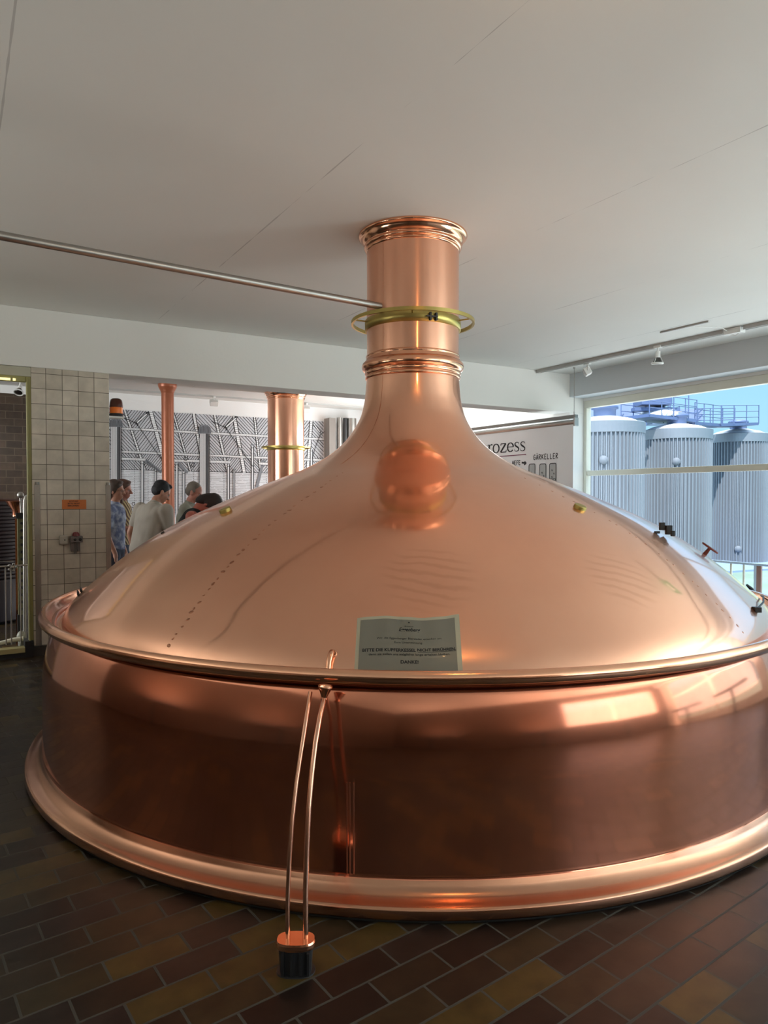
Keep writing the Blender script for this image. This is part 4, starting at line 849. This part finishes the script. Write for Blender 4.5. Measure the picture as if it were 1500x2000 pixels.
m = MB(); a = on(49, 968, 1, 8.2); b = on(48.5, 1262, 1, 8.2); m.tube([(b.x, 8.2, max(b.z, .02)), (a.x, 8.2, a.z - .05), (a.x + .01, 8.2, a.z - .012), (a.x + .03, 8.2, a.z), (a.x + .047, 8.2, a.z - .015), (a.x + .05, 8.2, a.z - .05), (a.x + .05, 8.2, a.z - .55)], .019, 12)
obj('bent_steel_tube', m, M_steel, label='bent stainless tube hooking over beside the door frame', cat='tube')
m = MB(); c = on(40, 967, 1, 8.45); m.ell(c, (.035, .035, .035)); m.tube([c, (c.x + .01, c.y, 1.37)], .013, 10); obj('sample_valve', m, M_steel, label='round steel valve knob on a short stem above the perforated upright', cat='valve')
# gate rail
t = thing('gate', (.2, 7.88, .1), 'thin steel gate with upright rods across the left doorway', 'gate')
m = MB(); zr = on(20, 1107, 1, 7.88).z; m.tube([(-.84, 7.88, zr - .02), (.62, 7.88, zr + .01)], .009, 8); m.tube([(-.84, 7.88, zr + .06), (.5, 7.88, zr + .055)], .004, 6); obj('top_rail', m, M_steel, t)
for px in (11, 21.5, 40, 55):
    p = on(px, 1150, 1, 7.88); m = MB(); m.tube([(p.x, 7.88, .13), (p.x, 7.88, zr)], .006, 8); obj('rod', m, M_steel, t)
for x in (-.75, -.5, -.25, .0, .2): m = MB(); m.tube([(x, 7.88, .13), (x, 7.88, zr)], .006, 8); obj('rod', m, M_steel, t)
m = MB(); c = on(24, 1108, 1, 7.86)
for k in range(5): a = k * 1.257; m.ell(c + Vector((.032 * math.cos(a), 0, .032 * math.sin(a))), (.013, .016, .013), 10, 8)
m.ell(c, (.02, .02, .02), 10, 8); obj('star_knob', m, M_steel, t, label='star-shaped steel knob')
m = MB(); a, b = on(2, 1272, 1, 7.95), on(24, 1265, 1, 7.95); m.tube([(a.x - .3, 7.95, .12), (a.x, 7.95, .14), (b.x, 7.95, .16), (.58, 7.95, .165)], .022, 10); obj('bottom_tube', m, M_cream, t)
m = MB(); c = on(42, 1258, 1, 8.1); m.ell((c.x, 8.1, .16), (.045, .05, .06)); m.tube([(c.x, 8.1, 0), (c.x, 8.1, .14)], .03, 12); obj('floor_valve', m, mat('pale_enamel', (.3, .3, .24), .4), label='pale floor valve behind the gate foot', cat='valve')

# ------------------------------------------------------------------ guard rail outside the window
t = thing('guard_rail', (8.9, 4, -.1), 'blue-grey steel guard rail just outside the big window', 'railing')
M_rail = mat('blue_grey_rail', (.50, .60, .72), .6); zt = on(1450, 1098, 0, 8.95).z; m = MB(); m.box((8.93, -3, zt - .03), (8.97, 7.6, zt)); obj('top_rail', m, M_rail, t, bevel=.004)
for px in (1428, 1453): y = on(px, 1120, 0, 8.95).y; m = MB(); m.box((8.94, y - .012, -.5), (8.96, y + .012, zt - .03)); obj('baluster', m, mat('beige_baluster', (.75, .70, .58), .5) , t)
for px, w, mm in ((1476, .018, M_rail), (1483, .03, mat('brown_post', (.30, .16, .13), .5))): y = on(px, 1120, 0, 8.95).y; m = MB(); m.box((8.935, y - w, -.5), (8.965, y + w, zt - .03)); obj('post', m, mm, t)
for y in (3.9, 3.4, 2.4, 1.4, .4): m = MB(); m.box((8.94, y - .012, -.5), (8.96, y + .012, zt - .03)); obj('baluster', m, M_rail, t)
m = MB(); m.box((8.66, -4, -.6), (9.05, 7.9, -.5)); struct('window_ledge', m, mat('pale_concrete_ledge', (.45, .46, .47), .8))

# ------------------------------------------------------------------ storage tanks outside
M_silo = mat('ribbed_aluminium', (.185, .21, .245), .42, .4, var=.08, vscale=.6); M_cap = mat('pale_tank_roof', (.6, .62, .64), .5); M_blue = mat('blue_grey_steel', (.09, .13, .25), .5, .4)
M_port = mat('pale_port', (.12, .14, .17), .7)
def silo(px, depth, wpx, ytop, label, ribs=58, port=None):
    c = at(px, 968, depth); R = wpx / 2 / F_PX * depth; z0 = -2.4; z1 = at(px, ytop, depth).z; c = Vector((c.x, c.y, 0))
    t = thing('storage_tank', (c.x, c.y, z0), label, 'storage tank'); n = ribs * 4; vs = []
    for z in (z0, z1 - .5):
        for k in range(n):
            a = 2 * PI * k / n; r = R * (1 if k % 4 in (0, 1) else .935); vs.append((c.x + r * math.cos(a), c.y + r * math.sin(a), z))
    m = MB(); m.add(vs, [(k, (k + 1) % n, n + (k + 1) % n, n + k) for k in range(n)]); obj('ribbed_wall', m, M_silo, t)
    m = MB(); m.lathe([(R * .97, z1 - .52), (R * 1.005, z1 - .5), (R * 1.01, z1), (R * .99, z1 + .03), (R * .98, z1)], c, 64, smooth=False); obj('top_band', m, M_silo, t)
    m = MB(); m.lathe([(R * .98, z1 - .02), (R * .7, z1 + .20), (R * .35, z1 + .34), (R * .14, z1 + .38), (0, z1 + .38)], c, 48, smooth=False); obj('roof_cone', m, M_cap, t)
    m = MB(); m.lathe([(R * .28, z1 + .3), (R * .28, z1 + .70), (R * .34, z1 + .72), (R * .34, z1 + .84), (R * .2, z1 + .96), (0, z1 + .98)], c, 32); obj('manhole_neck', m, M_blue, t)
    if port:
        q = at(port[0], port[1], depth - R); dr = (Vector((q.x, q.y, 0)) - c).normalized(); q = c + dr * R * .985 + Vector((0, 0, q.z)); m = MB(); m.lathe([(.2, -.02), (.2, .05), (.16, .055), (.15, .075), (0, .08)], q, 20, axis=dr); obj('access_port', m, M_port, t)
    return c, z1, R
s1 = silo(1180, 34, 150, 829, 'ribbed silver storage tank outside, leftmost and partly cut by the window frame', port=(1179, 898))
s2 = silo(1320, 38, 130, 842, 'ribbed silver storage tank outside, middle of the three', port=(1321, 901))
s3 = silo(1440.5, 44, 108, 850, 'ribbed silver storage tank outside, rightmost beside open sky', port=(1442, 1073))
m = MB(); vs = [at(x, 968, d) for x, d in ((1090, 30), (1250, 33), (1390, 37), (1620, 41), (1620, 60), (1300, 60), (1050, 44))]; z = -2.4
m.add([(v.x, v.y, z) for v in vs] + [(v.x, v.y, z - .2) for v in vs], [tuple(range(7))[::-1]] + [(i, (i + 1) % 7, 7 + (i + 1) % 7, 7 + i) for i in range(7)]); struct('ground_slab', m, mat('blue_grey_concrete', (.17, .24, .38), .7), 'concrete base slab under the tanks')
# catwalks on the tank roofs
t = thing('catwalk', (s2[0].x, s2[0].y, s2[1]), 'blue-grey steel catwalk with railings over the tank roofs', 'catwalk')
def walk(p, q, w, rails, name='deck', posts=5):
    p, q = Vector(p), Vector(q); d = (q - p).normalized(); s = Vector((-d.y, d.x, 0)); m = MB(); m.obox((p + q) / 2, (q - p) / 2, s * w / 2, (0, 0, .08)); obj(name, m, M_blue, t)
    for sd in rails:
        m = MB(); o = s * sd * w / 2
        for h in (.4, .75, 1.1): m.tube([p + o + Vector((0, 0, h)), q + o + Vector((0, 0, h))], .022, 6)
        for k in range(posts): r = p + (q - p) * k / (posts - 1) + o; m.tube([r, r + Vector((0, 0, 1.12))], .03, 6)
        obj('railing', m, M_blue, t)
P1 = s1[0] + Vector((0, 0, s1[1] + .75)); P2 = s2[0] + Vector((0, 0, s2[1] + .85)); P3 = s3[0] + Vector((0, 0, s3[1] + .75))
zz = lambda p, z: Vector((p.x, p.y, z))
W1 = at(1120, 823, 35.0); W2 = at(1240, 818, 37); W3 = at(1332, 828, 39); W4 = at(1385, 832, 41.5); W5 = at(1458, 830, 43)
walk(W1, zz(W2, W1.z), 1.6, (), posts=4); walk(zz(W2, W2.z + .1), zz(W3, W3.z + .1), 1.8, (-1, 1), posts=5); walk(W3, W4, 1.4, (-1, 1), posts=4); walk(W4, W5, 1.6, (-1, 1), posts=4)
m = MB()
for x, y, d, sx, sz in ((1178, 806, 40, 1.2, .40), (1222, 803, 41, .75, .75), (1165, 816, 39, 1.3, .35), (1262, 812, 42, .8, .45), (1335, 812, 43, .9, .35), (1300, 820, 42, 1.0, .3)):
    c = at(x, y, d); m.obox(c, RV * sx, _f0 * .6, (0, 0, sz))
obj('machine_housing', m, mat('pale_blue_housing', (.17, .22, .36), .5), t)
m = MB(); c = at(1275, 786, 38); m.obox(c, RV * .8, _f0 * .6, (0, 0, .18)); c = at(1280, 800, 38); m.obox(c, RV * 1.2, _f0 * .3, (0, 0, .09))
for x, y in ((1262, 795), (1296, 790), (1309, 788), (1345, 785)):
    c = at(x, y, 38.5); m.tube([c - Vector((0, 0, 1)), c + Vector((0, 0, .35))], .03, 6)
obj('hoist_frame', m, M_blue, t)
m = MB(); c = at(1290, 806, 38.6); m.lathe([(1.3, 0), (1.3, .12), (.9, .42), (.2, .6), (0, .6)], c - Vector((0, 0, .3)), 32); obj('pale_dome', m, M_cap, t)
# wooded hills far beyond
def hill(px, d, w, h, colr, nm, lb, sd):
    random.seed(sd); c = at(px, 968, d); m = MB(); n = 26; vs = []
    for j in range(9):
        for i in range(n + 1):
            u = i / n * 2 - 1; v = j / 8 * 2 - 1; zz_ = max(0, (1 - u * u)) ** .7 * max(0, 1 - v * v) ** .8; q = c + RV * (u * w) + _f0 * (v * w * .5); vs.append((q.x, q.y, -2.6 + h * zz_ * (1 + random.uniform(-.05, .05))))
    m.add(vs, [(j * (n + 1) + i, j * (n + 1) + i + 1, (j + 1) * (n + 1) + i + 1, (j + 1) * (n + 1) + i) for j in range(8) for i in range(n)], 0, True); return struct(nm, m, colr, lb)
hill(1600, 330, 210, 12, mat('far_forest', (.05, .12, .13), .9, var=.3, vscale=.05), 'ground_hill', 'wooded hill', 3)
hill(1560, 170, 60, 3.6, mat('meadow', (.30, .42, .10), .9, var=.2, vscale=.1), 'ground_meadow', 'bright meadow', 4)
# small round trees at the right edge
def tree(px, d, h, lb, sd):
    random.seed(sd); c = at(px, 968, d); c = Vector((c.x, c.y, -2.5)); t = thing('tree', c, lb, 'tree'); m = MB(); m.tube([c, c + Vector((0, 0, h * .5))], [.25, .12], 8); obj('trunk', m, mat('bark', (.06, .045, .03), .9), t); m = MB()
    for k in range(26):
        o = Vector((random.uniform(-1, 1), random.uniform(-1, 1), random.uniform(-.9, 1))); o = o.normalized() * random.uniform(.3, 1) * h * .32; r = h * random.uniform(.10, .17); m.ell(c + Vector((0, 0, h * .62)) + o, (r, r, r * .8), 10, 7)
    obj('crown', m, mat('leaves', (.045, .13, .04), .9, var=.4, vscale=2, bump=1, bscale=8), t)
tree(1508, 90, 5.6, 'dark green tree beside the rightmost tank, nearer', 5); tree(1530, 120, 7.5, 'dark green tree beside the rightmost tank, farther', 6)
# ------------------------------------------------------------------ people
SKIN = mat('skin', (.42, .20, .13), .5, var=.05); SKIN2 = mat('skin_ruddy', (.40, .16, .11), .5, var=.08)
def remeshed(name, mb, mt, parent, vox=.009, smooth=6, label=None):
    o = obj(name, mb, mt, parent, label=label)
    r = o.modifiers.new('r', 'REMESH'); r.mode = 'VOXEL'; r.voxel_size = vox; r.use_smooth_shade = True
    s = o.modifiers.new('s', 'SMOOTH'); s.factor = .5; s.iterations = smooth
    dg = bpy.context.evaluated_depsgraph_get(); dg.update(); me = bpy.data.meshes.new_from_object(o.evaluated_get(dg)); old = o.data
    o.modifiers.clear(); o.data = me; bpy.data.meshes.remove(old); me.materials.clear(); me.materials.append(mt)
    for p in me.polygons: p.use_smooth = True
    return o
def person(loc, yaw, label, height=1.75, lean=0.0, side=0.0, head_yaw=0.0, head_pitch=0.0, skin=SKIN, hair=(.02, .015, .012), hairstyle='short', shirt=(.5, .45, .4), sleeve='short', pants=(.05, .06, .09), build=1.0, female=False, arm_l='down', arm_r='down', glasses=False, beard=False, straps=False, shirt_mat=None):
    """yaw: direction faced, as angle from +X; lean: forward bend of the upper body; side: sideways lean"""
    k = height / 1.75; t = thing('person', loc, label, 'person'); O = Vector(loc)
    R0 = Matrix.Rotation(yaw - PI / 2, 3, 'Z')            # local +Y is forward
    piv = Vector((0, 0, .95)); RB = Matrix.Rotation(-lean, 3, 'X') @ Matrix.Rotation(side, 3, 'Y')
    def lo(p): return O + R0 @ (Vector(p) * k)
    def up(p): p = Vector(p); q = piv + RB @ (p - piv) if p.z > .94 else p; return O + R0 @ (q * k)
    w = build * (.92 if female else 1.0); sh = .185 * w; hp = .095
    nb = Vector((0, -.01, 1.47)); hc = Vector((0, .03, 1.625)); RH = Matrix.Rotation(head_yaw, 3, 'Z') @ Matrix.Rotation(-head_pitch, 3, 'X')
    def hd(p): return up(nb + Vector((0, 0, .06)) + RH @ (Vector(p) - nb - Vector((0, 0, .06)) + Vector((0, 0, 0))))
    rot_head = R0 @ RB @ RH; rot_up = R0 @ RB
    def arms(side_, mode):
        s = side_; S_ = Vector((s * sh, -.01, 1.41))
        if mode == 'down': E_ = Vector((s * (sh + .055), -.03, 1.13)); W_ = Vector((s * (sh + .045), .07, .90)); fd = Vector((0, .12, -1))
        elif mode == 'fold': E_ = Vector((s * (sh + .05), .04, 1.14)); W_ = Vector((s * .03, .22, 1.16)); fd = Vector((-s, .1, .05))
        else: E_ = Vector((s * (sh + .04), .08, 1.15)); W_ = Vector((s * (sh - .02), .30, 1.08)); fd = Vector((0, 1, -.2))
        return S_, E_, W_, fd.normalized()
    m = MB(); C = lambda a, b, ra, rb, f=up: m.cap(f(a), f(b), ra * k, rb * k, 16)
    # legs, pelvis, torso, neck
    for s in (-1, 1):
        C((s * hp, 0, .92), (s * (hp + .005), .01, .50), .085, .056, lo); C((s * (hp + .005), .01, .50), (s * (hp + .01), -.02, .09), .054, .036, lo)
        m.ell(lo((s * (hp + .012), .05, .045)), (.045 * k, .045 * k, .04 * k), 12, 8); C((s * (hp + .01), -.02, .05), (s * (hp + .02), .16, .035), .040, .032, lo)
    m.ell(lo((0, 0, .95)), (.165 * w * k, .115 * k, .13 * k), 20, 12, rot=R0)
    m.ell(up((0, .0, 1.12)), (.150 * w * k, .105 * k, .17 * k), 20, 12, rot=rot_up); m.ell(up((0, 0, 1.30)), (.175 * w * k, .115 * k, .17 * k), 20, 12, rot=rot_up)
    C((-sh + .02, -.01, 1.41), (sh - .02, -.01, 1.41), .058, .058); C((0, -.01, 1.42), (0, .005, 1.53), .060, .054)
    for s, mode in ((-1, arm_l), (1, arm_r)):
        S_, E_, W_, fd = arms(s, mode); C(S_, E_, .050 * w, .040); C(E_, W_, .040, .027)
        pal = W_ + fd * .05; C(W_, W_ + fd * .03, .026, .030); sidev = Vector((1, 0, 0)) if abs(fd.x) < .5 else Vector((0, .2, 1)).normalized()
        sidev = (sidev - fd * sidev.dot(fd)).normalized(); cur = fd.cross(sidev) * (1 if fd.cross(sidev).y > 0 else -1)
        C(W_ + fd * .02 - sidev * .018, W_ + fd * .08 - sidev * .022, .017, .016); C(W_ + fd * .02 + sidev * .018, W_ + fd * .08 + sidev * .022, .017, .016); C(W_ + fd * .02, W_ + fd * .085, .018, .017)
        for i, (o_, l_) in enumerate(((-.030, .060), (-.010, .072), (.011, .068), (.030, .052))):
            a = W_ + fd * .088 + sidev * o_; b = a + (fd + cur * .25).normalized() * l_ * .55; c = b + (fd + cur * .8).normalized() * l_ * .5
            m.cap(up(a), up(b), .0095 * k, .0088 * k, 10); m.cap(up(b), up(c), .0088 * k, .0072 * k, 10)
        a = W_ + fd * .03 - sidev * .026 * s; b = a + (fd * .6 - sidev * s * .8).normalized() * .035; c = b + (fd - sidev * s * .2).normalized() * .03
        m.cap(up(a), up(b), .012 * k, .010 * k, 10); m.cap(up(b), up(c), .010 * k, .0085 * k, 10)
    # head
    H_ = lambda c, r, rr=None: m.ell(hd(c), tuple(q * k for q in r), 24, 16, rot=rot_head)
    H_((0, -.005, 1.665), (.074, .094, .085)); H_((0, .022, 1.60), (.060, .068, .082)); H_((0, .050, 1.553), (.034, .036, .030)); H_((0, .062, 1.655), (.052, .030, .030))
    H_((0, .088, 1.648), (.050, .012, .010)); m.cap(hd((0, .090, 1.640)), hd((0, .113, 1.604)), .0095 * k, .0135 * k, 10); H_((.011, .100, 1.602), (.009, .010, .008)); H_((-.011, .100, 1.602), (.009, .010, .008))
    for s in (-1, 1): H_((s * .044, .056, 1.61), (.020, .024, .024)); H_((s * .076, -.006, 1.615), (.010, .019, .030)); H_((s * .080, -.012, 1.628), (.008, .014, .016))
    H_((0, .084, 1.572), (.024, .012, .0065)); H_((0, .082, 1.561), (.021, .012, .0065))
    remeshed('body', m, skin, t, .0085, 4)
    for s in (-1, 1):
        e = MB(); e.ell(hd((s * .031, .0815, 1.636)), tuple(q * k for q in (.0125, .008, .0075)), 12, 8, rot=rot_head); e_ = obj('eye', e, mat('eye_white', (.5, .47, .45), .2), t)
        e = MB(); e.ell(hd((s * .031, .0875, 1.636)), tuple(q * k for q in (.0055, .0035, .006)), 10, 6, rot=rot_head); obj('iris', e, M_black, e_)
    e = MB(); e.ell(hd((0, .0935, 1.5665)), tuple(q * k for q in (.019, .004, .003)), 12, 6, rot=rot_head); obj('mouth', e, mat('lips', (.20, .06, .05), .5), t)
    # hair
    HM = mat('hair_tone', hair, .55, var=.25, vscale=60, bump=.6, bscale=160); m = MB(); HH = lambda c, r: m.ell(hd(c), tuple(q * k for q in r), 24, 16, rot=rot_head)
    if hairstyle in ('short', 'crop'):
        g = .0 if hairstyle == 'crop' else .007; HH((0, -.020, 1.683), (.0785 + g, .089 + g, .078 + g)); HH((0, -.045, 1.640), (.073 + g, .062 + g, .075)); 
        for s in (-1, 1): HH((s * .064, -.002, 1.655), (.013 + g * .5, .035, .03))
        if hairstyle == 'short': HH((0, .045, 1.735), (.055, .038, .022))
    else:
        HH((0, -.016, 1.685), (.086, .098, .086)); HH((0, -.06, 1.62), (.080, .060, .12)); 
        for s in (-1, 1): HH((s * .068, -.015, 1.65), (.020, .050, .06))
        HH((0, .040, 1.735), (.060, .045, .026))
        if hairstyle == 'long':
            for i in range(7):
                x = -.066 + .022 * i; m.cap(hd((x, -.075, 1.63)), up((x * 1.5, -.115, 1.42)), .032 * k, .030 * k, 10); m.cap(up((x * 1.5, -.115, 1.42)), up((x * 1.3, -.125, 1.22)), .030 * k, .012 * k, 10)
            for s in (-1, 1): m.cap(hd((s * .078, -.02, 1.64)), up((s * .095, .03, 1.42)), .026 * k, .028 * k, 10); m.cap(up((s * .095, .03, 1.42)), up((s * .09, .08, 1.25)), .028 * k, .010 * k, 10)
        if hairstyle == 'tied': m.cap(hd((0, -.105, 1.66)), up((0, -.13, 1.45)), .030 * k, .016 * k, 10)
    remeshed('hair', m, HM, t, .008, 3)
    if beard:
        m = MB(); H2 = lambda c, r: m.ell(hd(c), tuple(q * k for q in r), 16, 10, rot=rot_head); H2((0, .052, 1.548), (.040, .040, .034)); H2((.035, .035, 1.57), (.026, .036, .03)); H2((-.035, .035, 1.57), (.026, .036, .03)); remeshed('beard', m, HM, t, .007, 3)
    # shirt
    SM = shirt_mat or mat('shirt_fabric', shirt, .85, var=.08, vscale=10, bump=.5, bscale=14); m = MB()
    m.ell(lo((0, 0, .97)), (.175 * w * k, .127 * k, .13 * k), 20, 12, rot=R0); m.ell(up((0, .0, 1.12)), (.166 * w * k, .122 * k, .18 * k), 20, 12, rot=rot_up); m.ell(up((0, 0, 1.30)), (.190 * w * k, .131 * k, .165 * k), 20, 12, rot=rot_up)
    for s in (-1, 1): C((s * .085 * w, -.01, 1.02), (s * .10 * w, -.01, 1.36), .095, .10); C((s * .03, .0, 1.0), (s * .03, .0, 1.38), .118, .118)
    if not straps:
        C((-sh + .02, -.01, 1.405), (sh - .02, -.01, 1.405), .069, .069); C((0, -.012, 1.42), (0, -.006, 1.475), .075, .066)
        for s, mode in ((-1, arm_l), (1, arm_r)):
            S_, E_, W_, fd = arms(s, mode); q = S_ + (E_ - S_) * (.62 if sleeve == 'short' else 1); C(S_, q, .066 * w, .060); 
            if sleeve == 'long': C(E_, E_ + (W_ - E_) * .9, .056, .040)
    else:
        for s in (-1, 1): C((s * .10, -.085, 1.34), (s * .115, -.03, 1.472), .014, .012); C((s * .115, -.03, 1.472), (s * .10, .09, 1.36), .012, .014)
    remeshed('top', m, SM, t, .009, 22)
    if sleeve == 'collar' or (not female and not straps):
        m = MB(); cpts = [up((.062 * math.cos(a), -.005 + .058 * math.sin(a), 1.485 + .008 * math.cos(a * 2))) for a in [2 * PI * j / 20 for j in range(20)]]; m.tube(cpts, .013 * k, 8, closed=True); obj('collar', m, SM, t)
    # trousers / skirt and shoes
    m = MB(); PM = mat('trouser_fabric', pants, .85, var=.12, vscale=12)
    m.ell(lo((0, 0, .93)), (.172 * w * k, .123 * k, .12 * k), 20, 12, rot=R0)
    for s in (-1, 1): C((s * hp, 0, .90), (s * (hp + .005), .012, .50), .096, .072, lo); C((s * (hp + .005), .012, .50), (s * (hp + .01), -.015, .12), .070, .060, lo)
    remeshed('trousers', m, PM, t, .010, 5)
    for s in (-1, 1): m = MB(); C((s * (hp + .01), -.03, .050), (s * (hp + .02), .17, .040), .050, .040, lo); remeshed('shoe', m, M_black, t, .009, 3)
    if glasses:
        m = MB()
        for s in (-1, 1):
            m.tube([hd((s * .033 + .022 * math.cos(a), .098, 1.634 + .018 * math.sin(a))) for a in [2 * PI * j / 16 for j in range(16)]], .0016 * k, 6, closed=True); m.tube([hd((s * .055, .097, 1.638)), hd((s * .079, .02, 1.640))], .0016 * k, 6)
        m.tube([hd((-.011, .100, 1.638)), hd((.011, .100, 1.638))], .0016 * k, 6); obj('glasses', m, mat('brown_glasses', (.25, .13, .08), .3), t)
    return t
ang = lambda v: math.atan2(v.y, v.x)
def pos(px, d): p = at(px, 968, d); return (p.x, p.y, 0)
def stripes(name, c1, c2, sc, rot=.6):
    m = mat(name, c1, .8); nt = m.node_tree; b = nt.nodes['Principled BSDF']; t = nt.nodes.new('ShaderNodeTexCoord'); mp = nt.nodes.new('ShaderNodeMapping'); mp.inputs['Rotation'].default_value = (rot, .4, .3)
    w = nt.nodes.new('ShaderNodeTexWave'); w.inputs['Scale'].default_value = sc; w.inputs['Distortion'].default_value = 3; w.inputs['Detail'].default_value = 1; cr = nt.nodes.new('ShaderNodeValToRGB'); cr.color_ramp.elements[0].color = (*c1, 1); cr.color_ramp.elements[1].color = (*c2, 1); cr.color_ramp.elements[0].position = .35; cr.color_ramp.elements[1].position = .6
    nt.links.new(t.outputs['Object'], mp.inputs[0]); nt.links.new(mp.outputs[0], w.inputs[0]); nt.links.new(w.outputs['Fac'], cr.inputs[0]); nt.links.new(cr.outputs[0], b.inputs['Base Color']); return m
rightdir = ang(RV); away = ang(_f0)
def mottled(name, c1, c2, sc):
    m = mat(name, c1, .85); nt = m.node_tree; b = nt.nodes['Principled BSDF']; t = nt.nodes.new('ShaderNodeTexCoord'); n = nt.nodes.new('ShaderNodeTexNoise'); n.inputs['Scale'].default_value = sc; n.inputs['Detail'].default_value = 4
    cr = nt.nodes.new('ShaderNodeValToRGB'); cr.color_ramp.elements[0].color = (*c1, 1); cr.color_ramp.elements[1].color = (*c2, 1); cr.color_ramp.elements[0].position = .42; cr.color_ramp.elements[1].position = .6
    nt.links.new(t.outputs['Object'], n.inputs[0]); nt.links.new(n.outputs['Fac'], cr.inputs[0]); nt.links.new(cr.outputs[0], b.inputs['Base Color']); return m
person(pos(281, 8.0), away - .62, 'person with black hair and beige short-sleeved shirt seen from behind, leaning toward the right', 1.80, lean=.26, side=.03, head_yaw=-.35, head_pitch=.30, hair=(.006, .006, .008), hairstyle='short', shirt=(.40, .355, .30), build=1.24, arm_r='front', arm_l='down')
person(pos(356, 8.75), rightdir + .12, 'person with cropped grey hair and olive grey polo shirt in profile looking down right', 1.78, lean=.17, head_pitch=.24, head_yaw=-.1, skin=SKIN2, hair=(.17, .14, .11), hairstyle='crop', shirt=(.26, .25, .20), build=1.2, arm_r='front')
person(pos(344, 7.3), rightdir + .10, 'person bending forward with dark brown hair and black straps over a bare red shoulder', 1.77, lean=.42, head_pitch=1.0, skin=mat('sunburnt_skin', (.46, .13, .09), .5, var=.08), hair=(.022, .010, .008), hairstyle='bob', shirt=(.012, .012, .013), female=True, straps=True, arm_r='front', build=1.15)
person(pos(222, 8.55), rightdir + .10, 'person with glasses, brown hair and pale blue top beside the tiled pillar', 1.78, lean=.02, head_pitch=.05, hair=(.055, .030, .020), hairstyle='tied', shirt_mat=mottled('blue_white_pattern', (.15, .18, .30), (.42, .46, .56), 16), glasses=True, female=True, arm_r='down')
person(pos(233, 9.2), rightdir + .05, 'person with long reddish-brown hair and brown patterned top, mostly behind another visitor', 1.80, lean=.06, head_pitch=.08, skin=SKIN2, hair=(.075, .028, .014), hairstyle='long', shirt_mat=stripes('brown_gold_pattern', (.10, .045, .03), (.50, .38, .18), 9), female=True, arm_r='fold', arm_l='fold')
